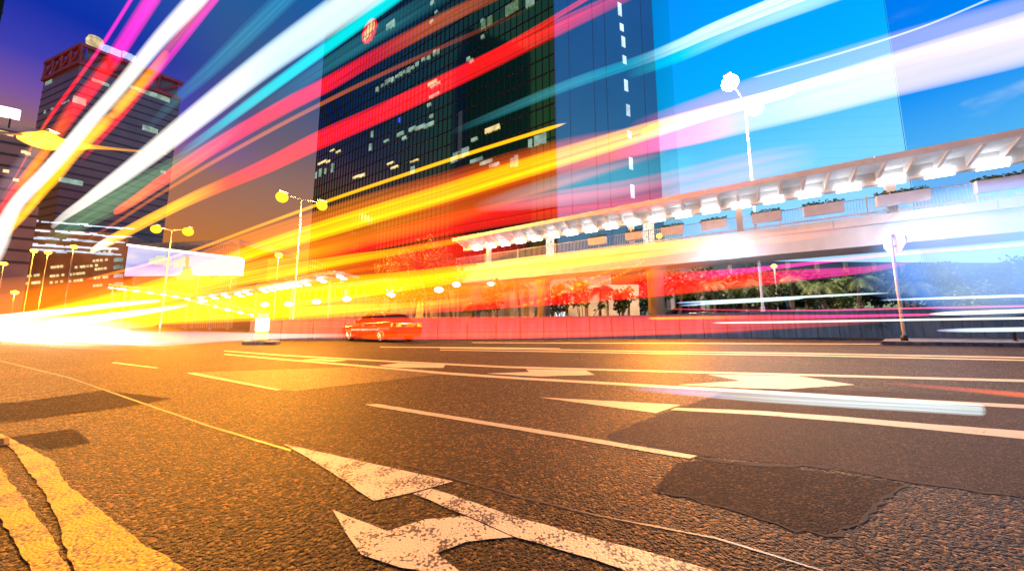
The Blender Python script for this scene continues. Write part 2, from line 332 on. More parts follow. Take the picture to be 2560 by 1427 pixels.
# ------------------------------------------------------------------ ROAD
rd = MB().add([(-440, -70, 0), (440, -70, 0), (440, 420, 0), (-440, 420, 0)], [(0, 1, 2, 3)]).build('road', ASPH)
tag(rd, kind='structure')
def patch(name, px, z, mat, amp=.02, step=.15): return sheet(name, [ragged(gp(*px), step, amp)], z, mat, rd)
patch('asphalt_patch', [(1517, 1090), (1700, 1021), (1850, 966), (2200, 978), (2900, 1010), (2900, 1290), (2560, 1240), (2266, 1202), (1997, 1160), (1748, 1140)], .0015, ASPHN, .012)
patch('asphalt_patch', [(1640, 1223), (1695, 1156), (1760, 1150), (1997, 1172), (2262, 1210), (2204, 1247), (2138, 1314), (2059, 1336), (1976, 1322), (1802, 1266)], .0015, ASPHD, .02)
patch('asphalt_patch', [(-60, 1012), (53, 1004), (259, 975), (433, 996), (323, 1016), (0, 1056), (-60, 1062)], .0015, ASPHD, .01)
patch('asphalt_patch', [(24, 1093), (178, 1072), (228, 1105), (121, 1121)], .0015, ASPHD, .01)
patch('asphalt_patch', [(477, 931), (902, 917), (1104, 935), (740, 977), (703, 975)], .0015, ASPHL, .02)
def crack(px, w0, w1):
    pts = [Vector(G(x, y)[:2]) for x, y in px]; fine = []
    for a, b in zip(pts, pts[1:]):
        k = max(2, int((b - a).length / .05))
        for j in range(k): fine.append(a.lerp(b, j / k) + Vector((random.gauss(0, .008), random.gauss(0, .008))))
    fine.append(pts[-1]); l, r = [], []
    for i, p in enumerate(fine):
        t = (fine[min(i + 1, len(fine) - 1)] - fine[max(i - 1, 0)]).normalized(); n = Vector((-t.y, t.x)); w = 1.5 * random.uniform(w0, w1) * (0.35 if i in (0, len(fine) - 1) else 1)
        l.append(p + n * w); r.append(p - n * w)
    return sheet('crack', [[tuple(l[i]), tuple(l[i + 1]), tuple(r[i + 1]), tuple(r[i])] for i in range(len(l) - 1)], .003, CRACK, rd)
crack([(1517, 1090), (1560, 1106), (1690, 1130), (1750, 1146), (1860, 1160), (1997, 1164), (2080, 1168)], .006, .022)
crack([(1900, 1112), (1960, 1120), (2030, 1150), (2100, 1168), (2266, 1203), (2400, 1222), (2560, 1243)], .004, .014)
crack([(1637, 1225), (1720, 1242), (1802, 1266), (1900, 1300), (1976, 1322), (2059, 1338), (2110, 1330), (2138, 1314)], .002, .008)
crack([(2138, 1314), (2170, 1285), (2204, 1247), (2270, 1208)], .002, .008)
crack([(2120, 1322), (2150, 1370), (2220, 1440)], .002, .007)
crack([(1517, 1090), (1600, 1056), (1700, 1021), (1760, 1000), (1850, 967)], .004, .010)
crack([(1040, 1096), (1130, 1084), (1210, 1077), (1250, 1070)], .002, .006)
crack([(-60, 1062), (0, 1057), (160, 1036), (323, 1017)], .003, .010)
crack([(24, 1093), (121, 1122), (228, 1106), (178, 1073)], .002, .006)
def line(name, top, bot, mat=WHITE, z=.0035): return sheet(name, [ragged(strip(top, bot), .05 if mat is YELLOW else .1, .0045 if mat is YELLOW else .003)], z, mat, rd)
line('lane_line', [(914, 1011), (945, 1010), (1400, 1083), (1744, 1140)], [(914, 1012), (932, 1016), (1390, 1091), (1724, 1147)])
line('lane_line', [(468, 932), (484, 931), (704, 974)], [(468, 933), (474, 935), (690, 976)])
line('lane_line', [(280, 906), (290, 905.5), (398, 919)], [(280, 907), (284, 908), (388, 920.5)])
line('solid_line', [(560, 884), (700, 896), (910, 913), (1121, 931), (1307, 943.5), (1660, 963), (1856, 973.5), (2143, 991), (2560, 1012), (2900, 1031)],
     [(560, 886.5), (700, 899.5), (910, 917.5), (1121, 936.5), (1307, 949), (1660, 969.5), (1856, 981), (2143, 999), (2560, 1021), (2900, 1041)])
line('solid_line', [(560, 876), (700, 886), (983, 902), (1266, 915.5), (1640, 925.5), (2000, 934.5), (2560, 949), (2900, 959)],
     [(560, 878), (700, 889), (983, 905.5), (1266, 919.5), (1640, 930), (2000, 939.5), (2560, 955), (2900, 966)])
for dy in (0, 5):
    line('double_line', [(1100, 869 + dy), (1398, 873 + dy), (1640, 877.3 + dy), (2000, 882 + dy), (2560, 892.5 + dy * 1.3), (2900, 899 + dy * 1.3)],
         [(1100, 870.5 + dy), (1398, 875 + dy), (1640, 879.3 + dy), (2000, 884.3 + dy), (2560, 895.3 + dy * 1.3), (2900, 902 + dy * 1.3)])
line('edge_line', [(950, 866.2), (1330, 869.2), (1400, 870.5)], [(950, 868), (1330, 871.4), (1400, 872)])
line('edge_line', [(1180, 855.6), (1640, 857.2), (2200, 859)], [(1180, 856.8), (1640, 858.6), (2200, 860.6)])
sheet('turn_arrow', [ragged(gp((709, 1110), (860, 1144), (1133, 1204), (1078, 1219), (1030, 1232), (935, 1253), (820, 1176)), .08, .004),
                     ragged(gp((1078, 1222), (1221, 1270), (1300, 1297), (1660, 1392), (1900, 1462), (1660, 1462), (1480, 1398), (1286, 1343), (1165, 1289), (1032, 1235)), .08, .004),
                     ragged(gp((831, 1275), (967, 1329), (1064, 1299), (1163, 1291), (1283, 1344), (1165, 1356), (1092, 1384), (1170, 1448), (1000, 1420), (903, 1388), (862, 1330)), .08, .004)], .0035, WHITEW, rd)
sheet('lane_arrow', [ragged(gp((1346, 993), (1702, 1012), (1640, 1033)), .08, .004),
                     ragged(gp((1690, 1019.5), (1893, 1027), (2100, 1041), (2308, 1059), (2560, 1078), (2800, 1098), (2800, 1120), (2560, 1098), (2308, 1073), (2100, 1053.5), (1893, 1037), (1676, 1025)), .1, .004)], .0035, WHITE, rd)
for pl in ([(1769, 936), (1992, 939.5), (2138, 962), (1963, 973), (1856, 970), (1694, 962), (1852, 952)],
           [(1315, 922.5), (1464, 925.5), (1487, 937), (1347, 941), (1216, 933.5), (1323, 930)],
           [(947, 913.5), (999, 907.2), (1113, 912), (1108, 919.5), (991, 919)],
           [(753, 899.5), (793, 896.5), (870, 900.5), (833, 904)]):
    sheet('lane_arrow', [ragged(gp(*pl), .1, .006)], .0035, WHITE, rd)
line('yellow_line', [(-90, 1052), (0, 1084), (61, 1113), (133, 1153), (170, 1214), (202, 1238), (299, 1315), (352, 1359), (500, 1442)],
     [(-90, 1062), (0, 1097), (36, 1129), (69, 1177), (109, 1230), (137, 1287), (154, 1347), (186, 1427), (196, 1445)], YELLOW)
line('yellow_line', [(-90, 1110), (0, 1169), (32, 1214), (69, 1258), (105, 1311), (137, 1359), (174, 1427), (182, 1445)],
     [(-90, 1200), (0, 1295), (24, 1339), (50, 1385), (77, 1427), (86, 1445)], YELLOW)
line('thin_line', [(-40, 893), (0, 901), (174, 943), (348, 1003), (526, 1064), (728, 1124)], [(-40, 894.2), (0, 902.6), (174, 945.6), (348, 1006.5), (526, 1068.5), (724, 1128.5)], THINLINE, .0025)
line('thin_line', [(800, 1100), (1104, 1187), (1307, 1243), (1500, 1288), (1790, 1343), (2060, 1427)], [(800, 1100.6), (1104, 1189.5), (1307, 1246.5), (1500, 1292), (1790, 1348), (2050, 1427)], THINLINE, .0025)
# road gully at the edge
gl = thing('drain_gully', 'rusty iron drain gully set beside the yellow line at the left edge', 'drain', tuple(G(4, 1108)))
q = G(-40, 1114); MB().box((q.x, q.y, .005), (.24, .18, .008), D).build('frame', pbr('rusty_iron', (.16, .075, .03), .7, .4, scale=14, bump=.5), gl)
mbs = MB()
for k in range(5): mbs.box(Vector((q.x, q.y, .0105)) + D * (k - 2) * .042, (.015, .14, .002), D)
mbs.build('slot', CRACK, gl)
# ------------------------------------------------------------------ raised bed behind the barrier, concrete barrier
wl = [(620, 850.5), (860, 850), (1240, 848), (1640, 846), (2100, 844), (2560, 842.5), (3000, 841)]
tops = [(620, 800), (860, 797), (1240, 794), (1640, 787), (2100, 772), (2560, 760), (3000, 748)]
base = [G(*p) for p in wl]; hts = [at(t[0], t[1], b.y).z for t, b in zip(tops, base)]
gb = [(b.x, b.y + .3) for b in base] + [(300, 40), (300, 160), (-120, 160), (-40, 60)]
tag(MB().prism(gb, .02, .9).build('raised_ground', SOIL), kind='structure')
bar = thing('concrete_barrier', 'long jointed concrete barrier wall along the far side of the road', 'wall', tuple(base[3]))
mbs = MB(); cop = MB()
for i in range(len(base) - 1):
    a, b = base[i], base[i + 1]; l = (b - a).length; k = max(1, round(l / 1.55)); dr = (b - a).normalized(); nrm = Vector((-dr.y, dr.x, 0))
    for j in range(k):
        t0, t1 = j / k, (j + 1) / k; p, q2 = a.lerp(b, t0) + dr * .028, a.lerp(b, t1) - dr * .028
        z0, z1 = hts[i] + (hts[i + 1] - hts[i]) * t0, hts[i] + (hts[i + 1] - hts[i]) * t1
        z0 -= .08; z1 -= .08
        mbs.hexa([p - nrm * .04, q2 - nrm * .04, q2 + nrm * .28, p + nrm * .28],
                 [p + Vector((0, 0, z0)) + nrm * .04, q2 + Vector((0, 0, z1)) + nrm * .04, q2 + Vector((0, 0, z1)) + nrm * .28, p + Vector((0, 0, z0)) + nrm * .28])
        cop.hexa([p + Vector((0, 0, z0 + .002)) + nrm * .0, q2 + Vector((0, 0, z1 + .002)) + nrm * .0, q2 + Vector((0, 0, z1 + .002)) + nrm * .30, p + Vector((0, 0, z0 + .002)) + nrm * .30],
                 [p + Vector((0, 0, z0 + .08)) + nrm * .0, q2 + Vector((0, 0, z1 + .08)) + nrm * .0, q2 + Vector((0, 0, z1 + .08)) + nrm * .30, p + Vector((0, 0, z0 + .08)) + nrm * .30])
mbs.build('panel', CONC, bar); cop.build('coping', CONC, bar)
# ------------------------------------------------------------------ covered footbridge
P0 = Vector((10.6, 25.0, 0)); E = Vector((1.506, -1, 0)).normalized(); B = Vector((1, 1.506, 0)).normalized()
def br(s, w, z): return P0 + E * s + B * w + Vector((0, 0, z))
fb = thing('covered_footbridge', 'long white covered footbridge with lit tube lamps crossing at right', 'footbridge', (10.6, 25.0, 0))
s0, s1 = -20.5, 42.0
def bx(m, sa, sb, wa, wb, za, zb): m.hexa([br(sa, wa, za), br(sb, wa, za), br(sb, wb, za), br(sa, wb, za)], [br(sa, wa, zb), br(sb, wa, zb), br(sb, wb, zb), br(sa, wb, zb)])
m = MB(); cuts = [s0, -14.2, -8.0, -2.0, 4.0, 10.0, 16.0, 23.0, 30.0, s1]
for a, b in zip(cuts, cuts[1:]): bx(m, a + .015, b - .015, -.02, .18, 6.47, 6.97)
m.build('deck_fascia', CONCW, fb)
m = MB(); bx(m, s0, s1, .182, 3.8, 6.52, 6.93); m.build('deck', CONCW, fb)
m = MB(); bx(m, s0, s1, .55, 3.4, 5.35, 6.518); m.build('deck_beam', CONCW, fb)
m = MB()
for a, b in zip([s0, -17, -13.2, -9, -4.8, -.6, 3.6, 7.8, 12, 16.2, 20.4, 26, 34], [-17, -13.2, -9, -4.8, -.6, 3.6, 7.8, 12, 16.2, 20.4, 26, 34, s1]): bx(m, a + .012, b - .012, -.12, .06, 9.93, 10.29)
m.build('roof_fascia', CONCW, fb)
m = MB(); bx(m, s0, s1, .062, 3.7, 9.98, 10.16); m.build('roof_slab', CONCW, fb)
m = MB(); bx(m, s0, s1, 1.72, 2.12, 9.22, 9.978); m.build('spine_beam', CONCW, fb)
n = int((s1 - s0) / 1.16)
for i in range(n):
    s = s0 + .5 + i * 1.16; m = MB(); c = .075
    m.add([br(s - c, .064, 9.9), br(s - c, 1.718, 9.40), br(s - c, 1.718, 9.978), br(s - c, .064, 9.978), br(s + c, .064, 9.9), br(s + c, 1.718, 9.40), br(s + c, 1.718, 9.978), br(s + c, .064, 9.978)],
          [(0, 1, 2, 3), (7, 6, 5, 4), (0, 4, 5, 1), (1, 5, 6, 2), (2, 6, 7, 3), (3, 7, 4, 0)])
    m.build('roof_rib', CONCW, fb)
lampx = []
s = -18.6
while s < 20:
    m = MB(); m.tube([br(s - .55, 1.60, 9.42), br(s + .55, 1.60, 9.42)], .075, 10); m.build('tube_lamp', TUBEL, fb, True)
    m = MB(); m.tube([br(s - .45, 1.95, 9.16), br(s + .65, 1.95, 9.16)], .045, 8); m.build('tube_lamp', TUBEL, fb, True)
    s += 1.86
for s in (-17, -9.5, -2, 5.5, 13, 20.5, 28): 
    m = MB(); bx(m, s - .2, s + .2, 1.74, 2.10, 6.932, 9.218); m.build('post', CONCW, fb)
for s in (-9.5, -.6):
    m = MB(); bx(m, s - .42, s + .42, 1.655, 1.70, 7.3, 9.1); m.build('notice_board', emit('notice_lit', (255, 240, 215), 1.2, .5, 6), fb)
k = -20.0
while k < 34:
    m = MB(); L_ = 3.9
    for zz in (7.08, 7.98): bx(m, k, k + L_, .08, .12, zz, zz + .045)
    bx(m, k - .03, k + .03, .07, .13, 6.972, 8.1)
    j = k + .13
    while j < k + L_ - .04: bx(m, j, j + .018, .09, .11, 7.125, 7.98); j += .13
    m.build('railing', PALE, fb)
    m = MB()
    for zz in (7.08, 7.98): bx(m, k, k + L_, 3.58, 3.62, zz, zz + .045)
    j = k + .13
    while j < k + L_ - .04: bx(m, j, j + .02, 3.59, 3.61, 7.125, 7.98); j += .2
    m.build('railing', PALE, fb); k += 3.94
for (s, r) in ((-.35, .62), (-10.4, .60), (-19.0, .6)):
    c = br(s, 2.0, 0); MB().lathe((c.x, c.y, .9), [(r, 0), (r, 4.0), (r + .35, 4.448)], 24).build('column', BEIGE, fb, True)
for (px, py) in ((1815, 638), (2318, 580)):
    c = onplane(px, py, (0, 0, 5.3), Vector((0, 0, 1))); m = MB(); m.tube([c - E * .75, c + E * .75], .05, 8); m.build('soffit_lamp', emit('soffit_tube', (240, 248, 255), 45), fb, True)
def leaves(n, cen, rad, size, seed=0, droop=.3):
    rs = np.random.RandomState(seed); v = []; f = []
    for i in range(n):
        p = rs.normal(size=3); p = p / np.linalg.norm(p) * rs.uniform(.45, 1) ** .6 * np.array(rad) + np.array(cen)
        a = rs.normal(size=3); a[2] -= droop; a /= np.linalg.norm(a); b = np.cross(a, rs.normal(size=3)); b /= np.linalg.norm(b) + 1e-6
        l = size * rs.uniform(.6, 1.3); w = l * .38; k = len(v)
        v += [tuple(p), tuple(p + a * l * .5 + b * w), tuple(p + a * l), tuple(p + a * l * .5 - b * w)]; f.append((k, k + 1, k + 2, k + 3))
    return v, f
PLG = 'planters hung on the footbridge railing'
for i, (s, w_, lab) in enumerate([(-4.2, 1.5, 'small railing planter beside the amber beacon on the bridge'), (-1.3, 1.3, 'railing planter just right of the notice board on the footbridge'), (1.4, 1.5, 'railing planter left of the tall lamp pole on the footbridge'), (4.0, 1.5, 'railing planter just right of the tall lamp pole'),
                                 (6.9, 1.5, 'sunlit white planter box midway along the bridge railing'), (9.6, 1.8, 'long planter with trailing leaves beneath the second tube lamp from right'), (12.8, 2.0, 'large leafy planter near the right end of the bridge railing'), (16.2, 1.8, 'rightmost planter box on the footbridge railing')]):
    if i == 4: lab = 'white planter box midway along the bridge railing'
    o = thing('planter', lab, 'planter', tuple(br(s, -.2, 7.3)), PLG)
    m = MB(); bx(m, s - w_ / 2, s + w_ / 2, -.38, -.03, 7.35, 7.95); m.build('trough', PALE, o, bevel=.02)
    m = MB()
    for j in range(int(w_ / .16)):
        c = br(s - w_ / 2 + .1 + j * .16, -.2, 8.02); v, f = leaves(26, c, (.16, .16, .13), .13, i * 40 + j, .1); m.add(v, f)
    m.build('foliage', LEAF, o)
# ------------------------------------------------------------------ glass towers
def facade_frame(a, b):
    d = (b - a).normalized(); return d, Vector((d.y, -d.x, 0))     # along, outward (towards the camera side)
tw = thing('office_tower', 'tall dark green glass office tower with red emblem in the middle', 'tower', (9.7, 70, 0))
C0 = Vector((9.7, 70, 0)); CL = C0 + D * 103; CR = Vector((39.1, 85, 0)); TH = 190
bk = R * 40
MB().prism([CL[:2], C0[:2], CR[:2], (CR + bk)[:2], (CL + bk)[:2]], 14, TH).build('glass_wall', GLASSD, tw)
d1, o1 = facade_frame(CL, C0); L1 = (C0 - CL).length
m = MB(); k = 0.0
while k < L1:
    c = CL + d1 * k + o1 * .12; m.box((c.x, c.y, (14 + TH) / 2), (.09, .2, TH - 14), d1); k += 1.75
m.build('mullion', MULL, tw)
m = MB(); z = 18.0
while z < TH:
    c = (CL + C0) / 2 + o1 * .06; m.box((c.x, c.y, z), (L1, .08, .32), d1); z += 4.0
m.build('floor_band', MULL, tw)
d2, o2 = facade_frame(C0, CR); L2 = (CR - C0).length
m = MB()
for t in (.12, .34, .46, .86): c = C0 + d2 * L2 * t + o2 * .06; m.box((c.x, c.y, (14 + TH) / 2), (.25, .1, TH - 14), d2)
c = C0 + (o1 + o2).normalized() * .1; m.box((c.x, c.y, (14 + TH) / 2), (.35, .35, TH - 14), d2)
m.build('corner_trim', pbr('blue_grey_metal', (.16, .22, .26), .35, .6), tw)
m = MB(); c = C0 + d2 * L2 * .0
GREY2 = pbr('blue_spandrel', (0.17, 0.27, 0.27), .25, .7, c2=(.14, .23, .24), scale=.05)
c = (C0 + CR) / 2 + o2 * .03; MB().box((c.x, c.y, (14 + TH) / 2), (L2 - .4, .04, TH - 14.4), d2).build('side_cladding', GREY2, tw)
# stair-core windows down the right-hand face
c2 = C0 + o2 * .1
sw = [(1549, 8, 40), (1554, 60, 78), (1558, 92, 118), (1561, 140, 160), (1565, 200, 228), (1570, 262, 290), (1573, 328, 345), (1577, 394, 424), (1581, 462, 495)]
for (px, ya, yb) in sw:
    a, b = onplane(px, ya, c2, o2), onplane(px + 1, yb, c2, o2); c = (a + b) / 2
    MB().box(c, (1.25, .06, abs(a.z - b.z)), d2).build('stair_window', WINB, tw)
def facewin(px, py, w, h, mat, parent, p0, dd, oo, name='lit_window', th=.06):
    c = onplane(px, py, p0, oo); r = ray(px, py); dist = (c - CAM).length / r.length
    return MB().box(c, (max(.3, w), th, max(.3, h)), dd).build(name, mat, parent)
p1 = CL + o1 * .2
# a lit office floor stepping up to the right
a = onplane(942, 222, p1, o1); b = onplane(1095, 127, p1, o1)
zf = (a.z + b.z) / 2
for t in (0, .10, .17, .22, .28, .36, .42, .48, .55, .61, .69, .78, .86, .95, 1.0):
    c = a.lerp(b, t); c.z = zf + random.uniform(-.4, .3); MB().box(c, (random.uniform(1.1, 1.6), .06, random.uniform(.9, 1.9)), d1).build('lit_window', WIN, tw)
for (px, py, w, h, mt) in [(1272, 25, 2.2, 3.0, WIN2), (1288, 15, 1.6, 3.0, WIN2), (1325, 4, 2.4, 2.4, WIN), (1208, 62, 1.4, 2.6, WIN2), (1224, 52, 1.4, 2.6, WIN2), (1078, 54, 1.4, 1.0, WIN), (1080, 6, 1.5, 1.4, WIN), (1090, 30, 1.2, .8, WIN),
                           (1170, 148, 1.2, 1.2, WIN), (1178, 152, 1.2, 1, WIN), (1080, 207, 3.5, 1.0, WINW), (1088, 212, 4, .8, WIN), (1085, 238, 4, .9, WIN), (1072, 262, 1.5, 1.0, WIN), (1078, 290, 1.6, 1, WIN), (1205, 52, 1, 1, WIN), (1206, 92, 1, 1, WIN),
                           (1030, 322, 3, 1.2, WIN), (1050, 318, 4, 1.2, WIN), (1072, 312, 4, 1.3, WIN), (1000, 335, 3, 1.2, WIN), (1010, 345, 2, 1, WIN), (1230, 322, 4.5, 1.3, WINW), (1146, 388, 4, 2.2, WIN), (1160, 380, 3, 2.2, WIN), (1135, 398, 2.4, 1.6, WIN),
                           (1190, 400, 4, .9, WIN), (1215, 405, 4, .9, WIN), (1235, 412, 3, .9, WIN), (1185, 348, 2, .9, WIN), (1150, 340, 1.4, 14, GREY2), (800, 432, 1.8, 3.2, WIN), (790, 438, 1.2, 2.6, WIN), (813, 428, 1.0, 2.2, WIN), (830, 420, 1.5, 3.4, WIN), (805, 406, 6, .8, WINW), (820, 404, 3, .8, WINW),
                           (845, 379, 3, .7, WINW), (830, 376, 3, .6, WINW), (890, 442, 4, .8, WINW), (905, 438, 3, 1.0, WINW), (1031, 425, 1.8, 2.2, WIN), (985, 418, 3.5, .7, WINW), (975, 408, 3, .6, WINW), (1035, 402, 3.5, .5, WINW), (1290, 402, 1, 2.8, WIN), (1280, 406, 1, 2.2, WIN), (1340, 352, 1, 2.4, WIN), (1350, 348, 1, 2.2, WIN), (1360, 345, 1, 2.6, WIN), (1325, 358, 1, 2, WIN),
                           (925, 368, 1.2, 2.4, WIN), (930, 335, 1.2, 2.2, WIN), (965, 352, 2.4, .7, WIN), (998, 300, .8, 1.6, emit('blue_window', (60, 90, 255), 1.2)), (980, 60, 2.4, 2.6, WIN), (970, 66, 2, 2, WIN)]:
    facewin(px, py, w, h, mt, tw, p1, d1, o1)
# illuminated round emblem of flame strokes behind the mullions
ec = onplane(923, 78, p1, o1); ER = 4.4
m = MB(); pr = [ec + (d1 * math.cos(2 * PI * k / 40) * ER + Vector((0, 0, 1)) * math.sin(2 * PI * k / 40) * ER * 1.0) for k in range(40)]
m.add([p - o1 * .05 for p in pr] + [p + o1 * .02 for p in pr], [tuple(range(39, -1, -1)), tuple(range(40, 80))] + [(k, (k + 1) % 40, 40 + (k + 1) % 40, 40 + k) for k in range(40)])
em = m.build('emblem', emit('emblem_red', (245, 30, 50), 1.5, .25, .4), tw)
m = MB()
def stroke(x0, z0, x1, z1, w, lean):
    ps = [(x0 - w, z0), (x0 + w * .6, z0 + .2), (x1 + w + lean, z1 - .3), (x1 + lean, z1)]
    q = [ec + d1 * x + Vector((0, 0, z)) for x, z in ps]
    m.add([p + o1 * .03 for p in q] + [p + o1 * .07 for p in q], [(0, 1, 2, 3), (7, 6, 5, 4), (0, 4, 5, 1), (1, 5, 6, 2), (2, 6, 7, 3), (3, 7, 4, 0)])
for (x0, z0, x1, z1, w, ln) in [(-3.4, -1.6, -3.0, 1.4, .25, .1), (-2.6, -2.6, -2.2, 1.7, .35, .3), (-1.7, -3.2, -1.2, 2.6, .5, .4), (-.6, -2.2, -.1, 3.4, .5, .4), (.6, -1.4, 1.0, 3.3, .55, .2), (1.7, -.6, 1.9, 2.9, .4, .1), (2.7, -1.3, 2.8, 2.0, .35, .0), (-.4, -3.7, .9, -2.0, .2, .4)]: stroke(x0, z0, x1, z1, w, ln)
m.build('emblem_stroke', emit('emblem_cream', (255, 225, 140), 1.1), em)
m = MB()
for k in range(-2, 3): c = ec + d1 * (k * 1.75 + .4) + o1 * .16; m.box(c, (.14, .08, 9.6), d1)
for z in (-1.3, 2.4): m.box(ec + o1 * .20 + Vector((0, 0, z)), (9.6, .06, .16), d1)
m.build('emblem_grille', MULL, em)
# podium of the tower
pd = C0 - R * 6; pl_ = pd + D * 100
MB().prism([pl_[:2], pd[:2], (pd + Vector((38, 12, 0)))[:2], (CR + bk)[:2], (CL + bk)[:2]], .02, 13.9).build('podium', BEIGE, tw)
dp, op = facade_frame(pl_, pd)
m = MB(); mg = MB()
for k in range(26):
    c = pl_ + dp * (2 + k * 3.8) + op * .05
    mg.box((c.x, c.y, 11.2), (2.9, .1, 2.4), dp)
    c = pl_ + dp * (.1 + k * 3.8) + op * .1
    m.box((c.x, c.y, 6.95), (.7, .2, 13.8), dp)
m.build('pier', CONC, tw); mg.build('podium_glazing', GLASSD, tw)
for k in (8, 15, 19, 22): c = pl_ + dp * (2.4 + k * 3.8) + op * .13; MB().box((c.x, c.y, 11.0), (1.3, .04, 1.8), dp).build('lit_window', WIN, tw)
# pale blue mirror-glass tower
bt = thing('glass_tower', 'huge pale blue mirror glass tower behind the bridge at right', 'tower', (95, 120, 0))
a, b = Vector((42, 128, 0)), Vector((1.228 * 120, 120, 0)); d3, o3 = facade_frame(a, b)
MB().prism([a[:2], b[:2], (b + Vector((50, 45, 0)) * .9)[:2], (a + Vector((10, 45, 0)))[:2]], .02, 240).build('glass_wall', GLASSB, bt)
m = MB(); L3 = (b - a).length
for k in range(4, 238, 4): c = (a + b) / 2 + o3 * .004; m.box((c.x, c.y, k), (L3, .012, .5), d3)
m.build('floor_band', pbr('blue_mirror_band', (0.77, 0.90, 0.94), 0.11, 1.0, c2=(0.73, 0.87, 0.92), scale=.02), bt)
m = MB(); c = b - d3 * .15 + o3 * .06; m.box((c.x, c.y, 120), (.3, .1, 239), d3); m.build('corner_trim', GLASSB, bt)
# brown tower with red lattice crown
bw = thing('brown_tower', 'dark brown tower with a red lattice crown at upper left', 'tower', (-208, 150, 0))
cA, cB, cC = Vector((-242, 161.9, 0)), Vector((-208.4, 150, 0)), Vector((-185.6, 176.5, 0)); HT = 137
MB().prism([cA[:2], cB[:2], cC[:2], (cA + cC - cB)[:2]], .02, HT - 11).build('facade', BROWNF, bw)
m = MB(); m2 = MB()
for (p, q2) in ((cA, cB), (cB, cC)):
    dd, oo = facade_frame(p, q2); l = (q2 - p).length
    for z in (HT - 10.2, HT - .8): c = (p + q2) / 2 + oo * .3; m.box((c.x, c.y, z), (l + .6, 1.4, 1.6), dd)
    nb = 4
    for k in range(nb):
        u0, u1 = p + dd * (l * k / nb) + oo * .3, p + dd * (l * (k + 1) / nb) + oo * .3
        m.tube([u0 + Vector((0, 0, HT - 9.6)), u1 + Vector((0, 0, HT - 1.4))], .55, 6); 
        m.tube([u0 + Vector((0, 0, HT - 10)), u0 + Vector((0, 0, HT - 1))], .6, 6)
    c = (p + q2) / 2 - oo * 1.5; m2.box((c.x, c.y, HT - 5.5), (l - 3, .5, 9), dd)
m.build('lattice_crown', REDM, bw); m2.build('plant_screen', BROWNF, bw)
m = MB()
for (p, q2) in ((cA, cB), (cB, cC)):
    dd, oo = facade_frame(p, q2); l = (q2 - p).length; z = 4.0
    while z < HT - 13: c = (p + q2) / 2 + oo * .08; m.box((c.x, c.y, z), (l, .1, .8), dd); z += 4.0
m.build('floor_band', pbr('brown_band', (.06, .04, .045), .4), bw)
ddA, ooA = facade_frame(cA, cB); ddB, ooB = facade_frame(cB, cC)
for (px, py, w, h, s_) in [(118, 208, 4, 2, 0), (126, 204, 3, 2, 0), (250, 206, 5, 1.6, 1), (262, 211, 3, 1.6, 1), (340, 222, 4, 1.6, 1), (362, 230, 4, 2, 1), (378, 236, 4, 2.4, 1), (392, 240, 4, 2.6, 1), (408, 246, 4, 2.6, 1), (418, 250, 2, 2.4, 1), (199, 252, 4, 3.5, 1), (160, 258, 4, 1, 0), (170, 253, 2, 1, 0),
                           (130, 272, 3, 1, 0), (112, 280, 2, 1.6, 0), (370, 322, 4, 3, 1), (382, 326, 3, 2.6, 1), (388, 328, 2, 2.4, 1), (165, 452, 4, 2, 1), (180, 454, 6, 2.4, 1), (195, 457, 3, 2, 1), (120, 400, 3, 1.4, 1), (408, 430, 2, 1.6, 1)]:
    facewin(px, py, w, h, WIN, bw, (cB + (ooA if s_ == 0 else ooB) * .2), ddA if s_ == 0 else ddB, ooA if s_ == 0 else ooB)
c = at(238, 108, 158); m = MB(); m.lathe(c, [(.1, -4), (2.6, -3.2), (3.2, 0), (2.4, 2.6), (.2, 3.6)], 16); m.build('roof_beacon', emit('beacon_warm', (250, 225, 170), .8, .5, .4), bw, True)
for (px, py, w) in ((262, 121, 2.6), (280, 127, 4), (292, 132, 3), (318, 140, 3.4), (330, 146, 2.6)):
    facewin(px, py, w, 3.4, emit('roof_lamp_blue', (170, 180, 255), 1.4, .3), bw, cB + ooB * 1.4, ddB, ooB, 'roof_lamp', .5)
# tower sliver at the far left edge
MBX = MB(); sl = thing('edge_tower', 'dark tower just showing at the top left corner', 'tower', (-110, 40, 0))
MBX.prism([(-100.3, 60), (-130, 60), (-130, 20), (-100.3, 20)], .02, 170).build('facade', pbr('black_glass', (.012, .02, .022), .15), sl)
m = MB()
for z in range(6, 170, 4): m.box((-100.2, 40, z), (40, .1, .5), (0, 1))
m.build('floor_band', MULL, sl)
# left-hand block with a glaring roof sign
lb = thing('corner_block', 'brown flat roofed block at the left edge below the white roof sign', 'building', (-150, 95, 0))
a = at(-260, 225, 100); b = at(130, 330, 118); zt = b.z; a2 = Vector((a.x, a.y, 0)); b2 = Vector((b.x, b.y, 0)); dL, oL = facade_frame(a2, b2)
MB().prism([a2[:2], b2[:2], (b2 + Vector((-30, 20, 0)))[:2], (a2 + Vector((-30, 20, 0)))[:2]], .02, zt).build('facade', BROWNF, lb)
m = MB()
for k in range(12): c = (a2 + b2) / 2 + oL * .1; m.box((c.x, c.y, zt - 3 - k * 4.2), ((b2 - a2).length, .1, .9), dL)
m.build('floor_band', pbr('brown_band2', (.05, .03, .03), .5), lb)
for (px, py) in ((4, 330), (12, 332), (20, 334), (26, 337), (15, 428), (60, 380), (70, 384), (40, 450)): facewin(px, py, 1.3, 1.1, WINW, lb, a2 + oL * .2, dL, oL)
rs = thing('roof_sign', 'blazing white light box sign standing on the left edge roof', 'sign', tuple(at(0, 292, 108)))
c = at(-8, 276, 108); MB().box(c, (9.5, .8, 3.6), dL).build('light_box', emit('sign_white', (255, 235, 250), 3.0), rs)
m = MB()
